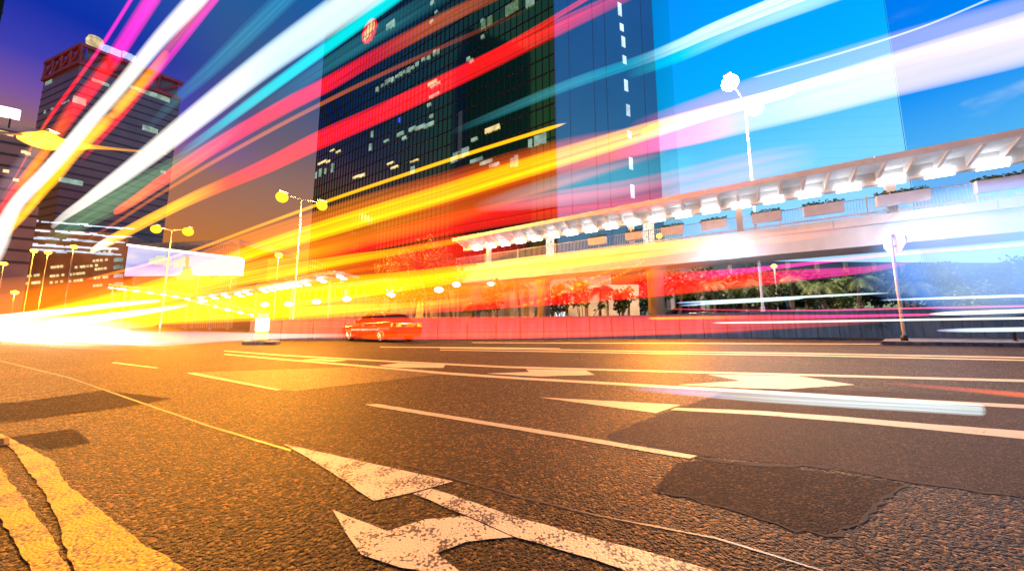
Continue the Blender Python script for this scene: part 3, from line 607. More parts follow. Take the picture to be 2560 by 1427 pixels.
for k in (-3, 0, 3): q2 = c + dL * k; m.box((q2.x, q2.y, c.z - 3.6), (.3, .3, 3.6), dL)
m.build('sign_leg', DARKM, rs)
# low blocks far left
wb = thing('window_block', 'ochre office block with rows of small lit windows at left', 'building', (-190, 138, 0))
a, b = at(-80, 640, 128), at(316, 640, 142); a, b = Vector((a.x, a.y, 0)), Vector((b.x, b.y, 0)); dw, ow = facade_frame(a, b); ztop = at(316, 585, 142).z
MB().prism([a[:2], b[:2], (b + Vector((-12, 25, 0)))[:2], (a + Vector((-12, 25, 0)))[:2]], .02, ztop).build('facade', BRICKF, wb)
for (ya, yb) in ((545, 575), (566, 598), (588, 612), (606, 628), (619, 640)):
    n = 30; m = MB()
    for k in range(n):
        if random.random() < .25: continue
        t = k / n; px = -20 + 400 * t; py = ya + (yb - ya) * t + random.uniform(-2, 2)
        if px > 330 - (ya - 545) * .5: continue
        c = onplane(px, py, a + ow * .4, ow); m.box(c, (random.uniform(2, 5.5), .12, random.uniform(.35, .8)), dw)
    m.build('light_strip', emit('facade_led', (225, 235, 255), random.uniform(1.0, 1.6), .4, .2), wb)
rows = [(668, 130, 165), (668, 190, 245), (690, 128, 162), (686, 176, 214), (706, 128, 160), (703, 174, 205), (691, 60, 100), (709, 62, 98), (652, 235, 272), (673, 240, 270), (695, 238, 268), (714, 236, 262), (632, 248, 275)]
for (y, xa, xb) in rows:
    x = xa
    while x < xb:
        facewin(x, y - (x - xa) * .10, .8, 1.0, WINW, wb, a + ow * .3, dw, ow); x += random.choice((7, 8, 9, 13))
for y in (650, 668, 690, 711): facewin(288, y, 1.0, 1.4, WIN, wb, a + ow * .3, dw, ow); facewin(299, y - 1, 2.2, 1.5, WIN, wb, a + ow * .3, dw, ow)
fh = thing('finned_hall', 'low flat roofed hall with close vertical fins behind the billboard', 'building', (-150, 150, 0))
a, b = at(250, 545, 152), at(604, 599, 140); zt = b.z; a, b = Vector((a.x, a.y, 0)), Vector((b.x, b.y, 0)); df, of = facade_frame(a, b); LF = (b - a).length
MB().prism([a[:2], b[:2], (b + Vector((-10, 30, 0)))[:2], (a + Vector((-10, 30, 0)))[:2]], .02, zt - 2.2).build('facade', pbr('hall_dark_brown', (.13, .07, .03), .7), fh)  # dark brown wall set behind the fins
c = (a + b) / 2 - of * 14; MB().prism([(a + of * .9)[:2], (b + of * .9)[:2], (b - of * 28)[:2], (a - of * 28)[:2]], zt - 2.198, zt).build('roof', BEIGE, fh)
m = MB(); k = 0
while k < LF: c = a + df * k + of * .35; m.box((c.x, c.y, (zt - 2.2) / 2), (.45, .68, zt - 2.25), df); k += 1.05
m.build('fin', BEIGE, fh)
# billboard
bb = thing('billboard', 'long backlit lavender billboard in front of the finned hall', 'billboard', tuple(at(460, 720, 120)))
a, b = at(316, 650, 124), at(604, 660, 116); a, b = Vector((a.x, a.y, 0)), Vector((b.x, b.y, 0)); db, ob = facade_frame(a, b); LBB = (b - a).length
zA, zB = at(318, 613, 124).z, at(604, 700, 116).z
m_, t, o_ = newmat('billboard_print'); e = t.nodes.new('ShaderNodeEmission'); co = t.nodes.new('ShaderNodeTexCoord')
mp_ = t.nodes.new('ShaderNodeMapping'); mp_.inputs['Scale'].default_value = (.045, .045, .16); t.links.new(co.outputs['Object'], mp_.inputs[0])
nz_ = t.nodes.new('ShaderNodeTexNoise'); nz_.inputs['Scale'].default_value = 1.0; nz_.inputs['Detail'].default_value = 2; t.links.new(mp_.outputs[0], nz_.inputs['Vector'])
r_ = t.nodes.new('ShaderNodeValToRGB'); el = r_.color_ramp.elements; el.new(.5)
for e_, (p_, c_) in zip(el, [(.32, (150, 130, 250)), (.5, (215, 210, 255)), (.66, (250, 235, 255))]): e_.position = p_; e_.color = (*lin(c_), 1)
t.links.new(nz_.outputs[0], r_.inputs[0]); t.links.new(r_.outputs[0], e.inputs[0]); e.inputs[1].default_value = 1.0; t.links.new(e.outputs[0], o_.inputs[0])
pa, pb = a + Vector((0, 0, at(318, 690, 124).z)), b + Vector((0, 0, at(604, 688, 116).z))
ta, tb = a + Vector((0, 0, at(318, 615, 124).z)), b + Vector((0, 0, at(604, 650, 116).z))
MB().hexa([pa, pb, pb - ob * .6, pa - ob * .6], [ta, tb, tb - ob * .6, ta - ob * .6]).build('panel', m_, bb)
m = MB(); m.tube([ta + ob * .2 + Vector((0, 0, .35)), tb + ob * .2 + Vector((0, 0, .35))], .42, 8); m.tube([tb + db * .3, pb + db * .3], .5, 8); m.build('edge_lamp', emit('edge_white', (255, 250, 245), 3.0), bb)
# printed skyline motif on the board: pale blocks and a stepped pagoda shape
def onb(px, py): return onplane(px, py, a + ob * .08, ob)
m = MB()
for (px, py, w, h) in ((382, 653, 3.4, 2.2), (400, 650, 4.4, 3.4), (420, 655, 3, 2.6), (445, 658, 3.6, 3.0), (456, 652, 2, 3.4)): m.box(onb(px, py), (w, .06, h), db)
m.build('printed_block', emit('print_cream', (250, 245, 215), .95), bb)
m = MB()
for (px, py, w, h) in ((468, 650, 1.5, 2.6), (468, 663, 1.1, 2.2), (467, 674, 3.4, 2.2), (466, 684, 4.6, 1.8), (465, 693, 7.5, 1.8)): m.box(onb(px, py), (w, .06, h), db)
m.build('printed_pagoda', emit('print_gold', (235, 205, 130), .9), bb)
m = MB()
for k in (.08, .36, .64, .92): c = a.lerp(b, k) - ob * .5; m.box((c.x, c.y, pa.z / 2), (.5, .5, pa.z), db)
m.build('support_post', STEEL, bb)
# far walkway with a line of lights, left
fw = thing('far_walkway', 'far covered walkway with two strings of ceiling lights dipping right', 'walkway', tuple(at(420, 740, 100)))
pts = [at(270, 718, 100), at(300, 722, 98), at(400, 735, 92), at(460, 745, 88), at(560, 772, 80), at(640, 790, 76)]
m = MB()
for p, q2 in zip(pts, pts[1:]): m.hexa([p + Vector((0, 0, .6)), q2 + Vector((0, 0, .6)), q2 + Vector((1, 3, .6)), p + Vector((1, 3, .6))], [p + Vector((0, 0, 1.1)), q2 + Vector((0, 0, 1.1)), q2 + Vector((1, 3, 1.1)), p + Vector((1, 3, 1.1))])
m.build('roof', CONC, fw)
m = MB()
for p in pts: m.box((p.x, p.y + 1.5, (p.z + .6) / 2), (.5, .5, p.z + .59))
m.build('column', CONC, fw)
for p, q2, n in zip(pts, pts[1:], (3, 6, 4, 6, 5)):
    for k in range(n):
        c = p.lerp(q2, (k + .3) / n); MB().tube([c, c + (q2 - p) * (.6 / n)], .22, 6).build('ceiling_lamp', WINW if k % 2 else TUBEL, fw)
# canopy with downlights in the middle distance
cn = thing('lamp_canopy', 'long flat canopy with a double row of round ceiling lights', 'canopy', tuple(at(700, 760, 60)))
pts = [(502, 747), (530, 741), (560, 737), (594, 735), (614, 730), (655, 724), (673, 721), (690, 717), (705, 715), (720, 712), (738, 710), (760, 707), (800, 699), (850, 692)]
P = [at(x, y, 70 - i * 1.6) for i, (x, y) in enumerate(pts)]; zc = sum(p.z for p in P) / len(P)
for (x, y), p in zip(pts, P):
    for off in (0, 1): MB().lathe(at(x + off * 9, y + off * 5, p.y - .5), [(.05, .2), (.42, .1), (.42, -.06), (.1, -.12)], 12).build('ceiling_light', TUBEL, cn, True)
m = MB()
for p, q2 in zip(P, P[1:]): m.hexa([p + Vector((-.5, -1.5, .25)), q2 + Vector((.0, -1.5, .25)), q2 + Vector((1, 4, .25)), p + Vector((.5, 4, .25))], [p + Vector((-.5, -1.5, .7)), q2 + Vector((0, -1.5, .7)), q2 + Vector((1, 4, .7)), p + Vector((.5, 4, .7))])
m.build('roof', CONC, cn)
m = MB()
for p in P[::4]: m.box((p.x + .3, p.y + 2.5, (p.z + .25) / 2), (.4, .4, p.z + .24))
m.build('column', CONC, cn)
# ------------------------------------------------------------------ street lamps (each with its own light)
def point(loc, power, col, parent, rad=.25):
    l = bpy.data.lights.new('lamp_light', 'POINT'); l.energy = power; l.color = lin(col); l.shadow_soft_size = rad
    o = bpy.data.objects.new('lamp_light', l); COL.objects.link(o); o.location = loc
    o.parent = parent; o.matrix_parent_inverse = world(parent).inverted(); return o
def spot(loc, power, col, parent, d, deg):
    l = bpy.data.lights.new('lamp_light', 'SPOT'); l.energy = power; l.color = lin(col); l.shadow_soft_size = .15; l.spot_size = math.radians(deg); l.spot_blend = 1.0
    o = bpy.data.objects.new('lamp_light', l); COL.objects.link(o); o.location = loc; o.rotation_euler = Vector(d).to_track_quat('-Z', 'Y').to_euler()
    o.parent = parent; o.matrix_parent_inverse = world(parent).inverted(); return o
def street_lamp(label, top, heads, rpole, mat, power, col, group, hr=.32, pmat=STEEL, zb=0.0):
    o = thing('street_lamp', label, 'street lamp', (top.x, top.y, zb), group)
    MB().tube([(top.x, top.y, zb), (top.x, top.y, zb + 1.2), (top.x, top.y, zb + 1.25), tuple(top)], [rpole * 1.5, rpole * 1.5, rpole, rpole * .7], 12).build('pole', pmat, o, True)
    for h in heads:
        MB().tube([tuple(top), tuple(top.lerp(h, .5) + Vector((0, 0, .15))), tuple(h + Vector((0, 0, .12)))], rpole * .5, 8).build('arm', pmat, o, True)
        d = (h - top); d.z = 0; d.normalize()
        hd = MB().box(h + Vector((0, 0, hr * .95)), (hr * 1.7, hr * .9, hr * .3), d).build('lamp_head', pmat, o, bevel=.03)
        MB().lathe(h + Vector((0, 0, .1)), [(hr * math.sin(PI * k / 12), hr * math.cos(PI * k / 12) - .1) for k in range(13)], 20).build('lantern', mat, hd, True)
        point(h + Vector((0, 0, -hr * 1.35)), power, col, o)
    return o
SL = 'street lamps along the road'
street_lamp('tall street lamp with a white starry lantern standing before the blue tower', at(1862, 258, 23.6), [at(1825, 208, 22.2), at(1889, 272, 25.2)], .085, WHITEL, 26000, (255, 218, 185), SL, .52, PALE, .9)
street_lamp('twin headed sodium street lamp left of the dark office tower', at(755, 500, 24.5), [at(705, 493, 23.2), at(805, 514, 26.0)], .06, SODIUM, 22000, (255, 158, 40), SL, .38)
street_lamp('twin headed sodium street lamp in front of the lavender billboard', at(430, 577, 33), [at(390, 573, 34), at(470, 579, 32)], .06, SODIUM, 18000, (255, 158, 40), SL, .42)
street_lamp('sodium street lamp reaching in on a long arm from the left edge', at(-110, 330, 13.2), [at(118, 352, 12.0)], .10, SODIUM, 3600, (255, 138, 26), SL, .34)
for i, (px, py, Y, lab) in enumerate([(10, 659, 90, 'tiny amber lamp leftmost in the far distance'), (37, 731, 80, 'small amber lamp lowest at the far left'), (85, 627, 85, 'small amber lamp below the light strips at left'), (120, 631, 84, 'amber lamp just right of its far left neighbour'), (185, 617, 80, 'amber lamp before the light strips left of the red trail end'), (697, 638, 62, 'amber lamp between the billboard and the dark tower')]):
    h = at(px, py, Y); o = thing('far_lamp', lab, 'street lamp', (h.x, h.y, 0), 'far amber lamps')
    MB().tube([(h.x, h.y, 0), (h.x, h.y, h.z - .3)], .08, 6).build('pole', STEEL, o)
    MB().lathe(h, [(.1, .45), (.5, .3), (.62, 0), (.4, -.4)], 12).build('lantern', AMBER, o, True); point(h + Vector((0, 0, -.8)), 42000, (255, 158, 40), o)
# the lamps under the footbridge throw their cool light on soffit, planting and barrier
for (px, py) in ((1815, 638), (2318, 580)): c = onplane(px, py, (0, 0, 5.3), Vector((0, 0, 1))); point(c + Vector((0, 0, -.5)), 380, (190, 215, 255), fb, .3)
# globe lamps along the garden, behind the barrier
for i, (px, py, Y, lab) in enumerate([(662, 761, 40, 'globe garden lamp above the lit bollard'), (722, 760, 38, 'globe garden lamp second from the bollard'), (791, 754, 37, 'globe garden lamp midway between bollard and red car'), (867, 747, 35, 'globe garden lamp above the front of the red car'), (977, 737, 33, 'globe garden lamp above the rear of the red car'), (1097, 724, 31, 'largest globe garden lamp right of the red car'), (1141, 711, 34, 'high globe garden lamp among the leaning trees'), (1228, 708, 36, 'globe garden lamp left of the palm by the yellow column')]):
    h = at(px, py, Y); o = thing('garden_lamp', lab, 'lamp', (h.x, h.y, .9), 'globe lamps in the garden')
    MB().tube([(h.x, h.y, .9), (h.x, h.y, h.z - .25)], .05, 8).build('pole', DARKM, o)
    MB().lathe(h, [(.08, .25), (.30, .17), (.42, 0), (.30, -.17), (.1, -.25)], 14).build('globe', emit('globe_white', (255, 240, 205), 9) if i == 0 else bpy.data.materials['globe_white'], o, True)
h = onplane(1648, 590, br(0, -.3, 0), B); o = thing('amber_beacon', 'round amber beacon on the footbridge edge left of the lamp pole', 'lamp', tuple(h))
MB().lathe(h, [(.06, .16), (.15, .1), (.19, 0), (.15, -.1), (.06, -.16)], 16).build('lens', AMBER, o, True); MB().tube([h + B * .05, h + B * .28 + Vector((0, 0, -.1))], .035, 8).build('bracket', DARKM, o); spot(h - B * .35, 30000, (255, 150, 30), o, Vector((-B.x * .88, -B.y * .88, -.48)), 168)
h = at(1935, 666, 30); o = thing('park_lamp', 'small amber park lamp glowing among the trees under the bridge', 'lamp', (h.x, h.y, .9)); MB().tube([(h.x, h.y, .9), tuple(h)], .05, 8).build('pole', STEEL, o); MB().lathe(h, [(.05, .2), (.2, .1), (.22, 0), (.1, -.15)], 12).build('lantern', AMBER, o, True); point(h + Vector((0, -.5, -.2)), 150, (255, 190, 90), o)
# ------------------------------------------------------------------ traffic island, sign, bollards
isl = [G(2206, 862), G(2330, 864), G(2560, 867), G(2800, 872)]; far = [G(2800, 853.5), G(2560, 852.5), G(2300, 851.5), G(2215, 854)]
tag(MB().prism([p[:2] for p in isl + far], .01, .15).build('traffic_island', KERB), kind='structure')
tag(MB().prism([p[:2] for p in [G(604, 862), G(690, 862), G(700, 858), G(640, 855), (G(612, 857))]], .01, .13).build('bollard_island', KERB), kind='structure')
Y = 14.6; bs = at(2262, 852, Y); tp = at(2234, 602, Y)
sg = thing('stop_sign', 'pale octagonal road sign seen edgewise on its pole at right', 'sign', (bs.x, bs.y, .15))
MB().tube([(bs.x, bs.y, .15), (bs.x, bs.y, tp.z + .3)], .055, 14).build('pole', PALE, sg, True)
MB().lathe((bs.x, bs.y, .15), [(.11, 0), (.11, .22), (.06, .25)], 14).build('base_sleeve', DARKM, sg, True)
sd = Vector((.25, .97, 0)).normalized(); so = Vector((sd.y, -sd.x, 0))
def octa(r, c, th): 
    v = [c + sd * r * math.cos(PI / 8 + k * PI / 4) + Vector((0, 0, 1)) * r * math.sin(PI / 8 + k * PI / 4) for k in range(8)]
    return [p + so * th for p in v]
c = Vector((bs.x, bs.y, tp.z)) + so * .09
m = MB(); v = octa(.62, c, 0) + octa(.62, c, .03); m.add(v, [tuple(range(7, -1, -1)), tuple(range(8, 16))] + [(k, (k + 1) % 8, 8 + (k + 1) % 8, 8 + k) for k in range(8)]); m.build('plate', PALE, sg)
m = MB(); ou, inn = octa(.64, c, .034), octa(.57, c, .034); ou2, in2 = octa(.64, c, .05), octa(.57, c, .05); m.add(ou + inn + ou2 + in2, [f for k in range(8) for f in ((16 + k, 16 + (k + 1) % 8, 24 + (k + 1) % 8, 24 + k), (k, (k + 1) % 8, 16 + (k + 1) % 8, 16 + k), (8 + k, 24 + k, 24 + (k + 1) % 8, 8 + (k + 1) % 8), (k, 8 + k, 8 + (k + 1) % 8, (k + 1) % 8))]); m.build('rim', RIM_W, sg)
m = MB()
for z in (-.25, .25): m.box(Vector((bs.x, bs.y, tp.z + z)) + so * .06, (.16, .07, .05), sd)
m.build('clamp', STEEL, sg)
q = G(2540, 862); o = thing('marker_post', 'short dark marker post on the kerb at the right edge', 'post', (q.x, q.y, .15)); MB().lathe((q.x, q.y, .151), [(.05, 0), (.045, .34), (.06, .36), (.06, .42), (.02, .45)], 12).build('shaft', DARKM, o, True); MB().lathe((q.x, q.y, .152), [(.09, 0), (.09, .03)], 12).build('foot', KERB, o)
q = G(652, 858); o = thing('lit_bollard', 'glowing white and yellow traffic bollard on its own kerb island', 'bollard', (q.x, q.y, .13))
MB().box((q.x, q.y, .33), (.50, .24, .36)).build('lower_shell', emit('bollard_yellow', (255, 235, 60), 1.3), o, bevel=.03)
MB().box((q.x, q.y, .83), (.52, .26, .62)).build('upper_shell', emit('bollard_white', (255, 250, 235), 2.2), o, bevel=.04)
MB().box((q.x, q.y, 1.24), (.42, .22, .18)).build('top_cap', emit('bollard_cap', (250, 235, 190), .9), o, bevel=.03)
MB().box((q.x, q.y, .14), (.62, .34, .03)).build('base_plate', DARKM, o)
point(Vector((q.x, q.y - .5, .9)), 25, (255, 220, 130), o)
# ------------------------------------------------------------------ cars
def make_car(label, origin, fwd, col, z0=0.0):
    o = thing('car', label, 'car', (origin.x, origin.y, z0))
    f = Vector((fwd.x, fwd.y, 0)).normalized(); s = Vector((-f.y, f.x, 0))      # f: nose, s: left side
    def P(x, y, z): return Vector((origin.x, origin.y, z0)) + f * x + s * y + Vector((0, 0, z))
    bodym = pbr('car_paint_' + str(len(bpy.data.materials)), col, .22, .25, c2=tuple(k * .9 for k in col), scale=1); 
    st = [(-.95, .80, .36, .92, .62), (-.88, .86, .26, .98, .72), (-.55, .90, .24, 1.02, .78), (0, .91, .22, .98, .80), (.7, .91, .20, .95, .82), (1.6, .91, .20, .93, .82), (2.3, .91, .22, .90, .80), (3.1, .89, .24, .84, .74), (3.5, .82, .28, .74, .64), (3.62, .70, .36, .64, .52)]
    m = MB(); rows = []
    for (x, w, zb, zt, wt) in st:
        zm = zb + (zt - zb) * .62
        ring = [(w * .86, zb), (w, zb + .14), (w * 1.0, zm), (w * .955, zt - .05), (wt, zt), (-wt, zt), (-w * .955, zt - .05), (-w, zm), (-w, zb + .14), (-w * .86, zb)]
        rows.append([P(x, y, z) for y, z in ring])
    k = len(rows[0]); m.add([p for r in rows for p in r], [(i * k + j, i * k + (j + 1) % k, (i + 1) * k + (j + 1) % k, (i + 1) * k + j) for i in range(len(rows) - 1) for j in range(k)] + [tuple(range(k - 1, -1, -1)), tuple((len(rows) - 1) * k + j for j in range(k))])
    m.build('body', bodym, o, True)
    cab = [(-.28, .72, 1.0), (.28, .60, 1.37), (.85, .62, 1.44), (1.45, .60, 1.40), (2.3, .74, .93)]
    gl_ = pbr('car_glass_' + str(len(bpy.data.materials)), (.015, .015, .02), .05)
    m = MB(); vs = []
    for (x, w, z) in cab: vs += [P(x, w, z), P(x, -w, z)]
    vs += [P(-.62, .8, .90), P(-.62, -.8, .90), P(2.15, .8, .86), P(2.15, -.8, .86)]
    lo = [P(x, .84 if 0 < i < 4 else .80, .90) for i, (x, w, z) in enumerate(cab)]; ro = [P(x, -.84 if 0 < i < 4 else -.80, .90) for i, (x, w, z) in enumerate(cab)]
    vs = [p for i, (x, w, z) in enumerate(cab) for p in (P(x, w, z), P(x, -w, z), lo[i], ro[i])]
    fs = []
    for i in range(4): a_ = i * 4; b_ = a_ + 4; fs += [(a_, b_, b_ + 1, a_ + 1), (a_, a_ + 2, b_ + 2, b_), (a_ + 1, b_ + 1, b_ + 3, a_ + 3)]
    fs += [(0, 1, 3, 2), (16, 18, 19, 17)]
    m.add(vs, fs); m.build('cabin_glass', gl_, o)
    m = MB(); rf = [P(.26, .61, 1.382), P(.85, .63, 1.454), P(1.47, .61, 1.413)]; rr = [P(.26, -.61, 1.382), P(.85, -.63, 1.454), P(1.47, -.61, 1.413)]
    for i in range(2): m.hexa([rf[i], rr[i], rr[i + 1], rf[i + 1]], [p + Vector((0, 0, .025)) for p in (rf[i], rr[i], rr[i + 1], rf[i + 1])])
    for sg_ in (1, -1):
        for (x0, z0_, x1, z1_) in ((-.32, 1.0, .26, 1.39), (1.47, 1.41, 2.33, .93), (.95, .96, .95, 1.44)):
            y0 = .79 if z0_ < 1.1 else .615; y1 = .79 if z1_ < 1.1 else .615
            m.tube([P(x0, sg_ * y0, z0_), P(x1, sg_ * y1, z1_)], .035, 6)
    m.build('roof', bodym, o, True)
    for sg_ in (1, -1):
        for x in (0, 2.7):
            c = P(x, sg_ * .80, .325); ax = s * sg_
            w = MB().lathe(c, [(.20, -.10), (.315, -.10), (.325, -.06), (.325, .08), (.305, .115), (.23, .118)], 24, ax).build('wheel', pbr('tyre_' + str(len(bpy.data.materials)), (.02, .02, .02), .8), o, True)
            m = MB(); m.lathe(c + ax * .09, [(.22, 0), (.225, .03), (.20, .035), (.19, .005), (.02, .005)], 24, ax)
            for k_ in range(10):
                an = 2 * PI * k_ / 10; dv = f * math.cos(an) + Vector((0, 0, 1)) * math.sin(an); m.tube([c + ax * .125 + dv * .04, c + ax * .122 + dv * .21], .014, 5)
            m.lathe(c + ax * .115, [(.05, 0), (.05, .02), (.02, .03)], 12, ax); m.build('rim', pbr('alloy_' + str(len(bpy.data.materials)), (.75, .72, .68), .25, .9), w)
    for sg_ in (1, -1):
        m = MB(); m.hexa([P(-.97, sg_ * .50, .74), P(-.955, sg_ * .78, .74), P(-.70, sg_ * .90, .74), P(-.80, sg_ * .5, .74)], [P(-.955, sg_ * .5, .92), P(-.94, sg_ * .77, .92), P(-.70, sg_ * .885, .92), P(-.8, sg_ * .5, .92)]); m.build('tail_light', emit('tail_glow_' + str(len(bpy.data.materials)), (255, 170, 40), 2.0), o)
        m = MB(); m.hexa([P(3.45, sg_ * .5, .55), P(3.65, sg_ * .5, .55), P(3.6, sg_ * .72, .55), P(3.4, sg_ * .80, .55)], [P(3.45, sg_ * .5, .68), P(3.6, sg_ * .5, .68), P(3.56, sg_ * .7, .68), P(3.4, sg_ * .80, .68)]); m.build('headlight', WIN, o)
        m = MB(); m.box(P(1.95, sg_ * .98, .98), (.14, .2, .13), f); m.build('wing_mirror', bodym, o, bevel=.02)
        for x in (.55, 1.45): MB().box(P(x, sg_ * .915, .80), (.16, .03, .025), f).build('door_handle', STEEL, o)
    MB().box(P(-.955, 0, .80), (.03, .50, .16), f).build('number_plate', emit('plate_yellow_' + str(len(bpy.data.materials)), (235, 150, 30), .7), o)
    MB().box(P(-.93, 0, .40), (.10, 1.5, .16), f).build('bumper', bodym, o, bevel=.02)
    return o
rw = G(956, 855)
make_car('dark red saloon car seen from behind on the far lane', rw + R * .80, D, (.03, .004, .003))
q = at(1745, 780, 27.5); make_car('dark car parked behind the barrier, only its top showing', Vector((q.x, q.y, 0)), Vector((-1, .1, 0)), (.05, .05, .055), .9)
# ------------------------------------------------------------------ plants behind the barrier
def palm(label, base, h, lean, seed, group, nf=13, fl=2.2):
    rs = random.Random(seed); o = thing('palm_tree', label, 'palm', tuple(base), group)
    pts = [base + Vector((lean * (t ** 2), 0, h * t)) for t in (0, .25, .5, .75, 1)]
    MB().tube(pts, [.16, .13, .11, .10, .09], 10).build('trunk', BARK, o, True)
    m = MB(); top = pts[-1]
    for i in range(nf):
        an = 2 * PI * i / nf + rs.uniform(-.2, .2); up = rs.uniform(.15, 1.1); L_ = fl * rs.uniform(.8, 1.15); d = Vector((math.cos(an), math.sin(an), 0)); prev = None; n = 14; sd_ = Vector((-d.y, d.x, 0))
        spine = [top + d * L_ * t + Vector((0, 0, L_ * (up * t - (.55 + .5 * up) * t * t * 1.25))) for t in [k / n for k in range(n + 1)]]
        m.tube(spine, [.022 * (1 - k / (n + 2)) for k in range(n + 1)], 4)
        for k in range(2, n + 1):
            p = spine[k]; tg = (spine[k] - spine[k - 1]).normalized(); ll = .55 * math.sin(PI * (k + .6) / (n + 2)) + .12
            for sgn in (1, -1):
                q2 = p + sd_ * sgn * ll * .8 + tg * ll * .5 - Vector((0, 0, ll * rs.uniform(.25, .55))); w = tg * .035
                m.add([p - w, p + w, q2 + w * .2], [(0, 1, 2)]); m.add([p - tg * .09 - w, p - tg * .09 + w, q2 - tg * .09], [(0, 1, 2)])
    m.build('frond', PALML, o); return o
def tree(label, base, h, cr, seed, mat, group, lean=0.0, size=.2, n=2600, cz=.62):
    rs = random.Random(seed); o = thing('tree', label, 'tree', tuple(base), group); m = MB(); top = base + Vector((lean * h, 0, h * cz))
    m.tube([base, base + Vector((lean * h * .35, 0, h * .25)), top], [.17, .13, .08], 9); ends = []
    for k in range(9):
        an = rs.uniform(0, 2 * PI); s_ = base.lerp(top, rs.uniform(.5, 1)); e = s_ + Vector((math.cos(an) * cr * rs.uniform(.4, .95), math.sin(an) * cr * rs.uniform(.4, .95), h * rs.uniform(.05, .36)))
        m.tube([s_, s_.lerp(e, .5) + Vector((0, 0, .15)), e], [.06, .04, .015], 6); ends.append(e)
    m.build('trunk', BARK, o, True); m = MB(); ends.append(top + Vector((0, 0, h * .2)))
    for i, e in enumerate(ends):
        for j in range(3):
            c = e + Vector((rs.gauss(0, cr * .22), rs.gauss(0, cr * .22), rs.gauss(0, h * .06))); rr = cr * rs.uniform(.22, .4)
            v, f = leaves(n // 30, c, (rr, rr, rr * .7), size, seed * 100 + i * 5 + j); m.add(v, f)
    m.build('crown', mat, o); return o
def bamboo(label, base, h, seed, group, n=7):
    rs = random.Random(seed); o = thing('bamboo_clump', label, 'bamboo', tuple(base), group); m = MB(); fl = MB()
    for k in range(n):
        an = rs.uniform(0, 2 * PI); b0 = base + Vector((math.cos(an) * .3, math.sin(an) * .2, 0)); hh = h * rs.uniform(.7, 1.1); t = b0 + Vector((rs.gauss(0, .45), rs.gauss(0, .3), hh))
        m.tube([b0, b0.lerp(t, .5) + Vector((0, 0, .1)), t], [.03, .025, .012], 6)
        for j in range(5):
            c = b0.lerp(t, rs.uniform(.5, 1.02)); v, f = leaves(16, c, (.35, .35, .3), .26, seed * 91 + k * 7 + j, .5); fl.add(v, f)
    m.build('stem', BARK, o, True); fl.build('foliage', PALML, o); return o
def gb_(px, Y): p = at(px, 800, Y); return Vector((p.x, p.y, .9))
PG = 'palms behind the barrier'; TG = 'trees behind the barrier'; BG = 'bamboo clumps behind the barrier'
palm('slender palm with shaggy fronds just left of the left bridge column', gb_(1300, 26.5), 3.2, -.3, 1, PG, fl=1.3)
palm('short spreading palm behind the barrier left of the bridge columns', gb_(1180, 27), 1.6, .3, 2, PG, fl=1.3)
for (px, Y, h, ln, sd_, lab) in [(1700, 26, 3.0, .5, 3, 'leaning palm just right of the thick bridge column'), (1790, 30, 3.6, -.2, 4, 'palm behind the parked dark car'), (1860, 27, 3.2, .4, 5, 'palm left of the lamp pole foot under the bridge'), (1985, 29, 3.8, .2, 6, 'palm to the right of the small amber park lamp'), (2070, 27, 3.0, -.3, 7, 'palm in the middle of the dark planting under the bridge'), (2150, 28, 3.6, .3, 8, 'palm left of the octagonal sign pole'), (2290, 29, 3.4, .2, 9, 'palm right behind the octagonal sign pole'), (1500, 29, 3.0, .2, 10, 'palm between the two bridge columns')]:
    palm(lab, gb_(px, Y), h, ln, sd_, PG, fl=1.7)
for (px, Y, h, sd_, lab) in [(1235, 25.5, 3.2, 20, 'bamboo clump in front of the beige podium wall'), (1400, 26, 3.2, 21, 'bamboo clump right of the lit shop window'), (1460, 25, 3.0, 22, 'bamboo clump beside the dark podium doorway'), (1560, 25, 2.9, 23, 'bamboo clump just left of the thick bridge column'), (1930, 26, 3, 24, 'bamboo clump behind the lamp pole foot'), (2110, 26, 3.2, 25, 'bamboo clump below the pink trail at right'), (2380, 27, 3, 26, 'bamboo clump near the right edge behind the barrier'), (2480, 27, 3, 27, 'rightmost bamboo clump behind the barrier')]:
    bamboo(lab, gb_(px, Y), h, sd_, BG)
for (px, Y, h, cr, ln, sd_, lab) in [(960, 33, 6.5, 2.6, .18, 31, 'leaning tree above the rear of the red car'), (1030, 34, 8.2, 3.0, .12, 32, 'tallest garden tree left of the footbridge roof end'), (1075, 32, 6.6, 2.4, -.12, 33, 'tree leaning left beside the largest globe lamp'), (1130, 34, 7.2, 2.6, -.08, 34, 'tree whose crown touches the footbridge roof end')]:
    tree(lab, gb_(px, Y), h, cr, sd_, LEAF, TG, ln, .22)
for (px, Y, h, cr, sd_, lab) in [(1750, 36, 7.0, 3.0, 41, 'dark tree behind the palms right of the thick column'), (1880, 38, 7.4, 3.2, 42, 'dark tree behind the lamp pole under the bridge'), (2020, 37, 7.2, 3.2, 43, 'dark tree right of the park lamp under the bridge'), (2160, 36, 6.9, 3.0, 44, 'dark tree left behind the octagonal sign'), (2300, 35, 6.8, 3.0, 45, 'dark tree right behind the octagonal sign'), (2430, 33, 6.4, 2.8, 46, 'bushy tree with pale leaves near the right edge'), (2570, 33, 6.6, 3.0, 47, 'tree cut by the right edge under the bridge'), (1640, 38, 6.6, 2.6, 48, 'dark tree behind the thick bridge column')]:
    tree(lab, gb_(px, Y), h, cr, sd_, LEAF2, TG, 0, .34, 3800, .5)
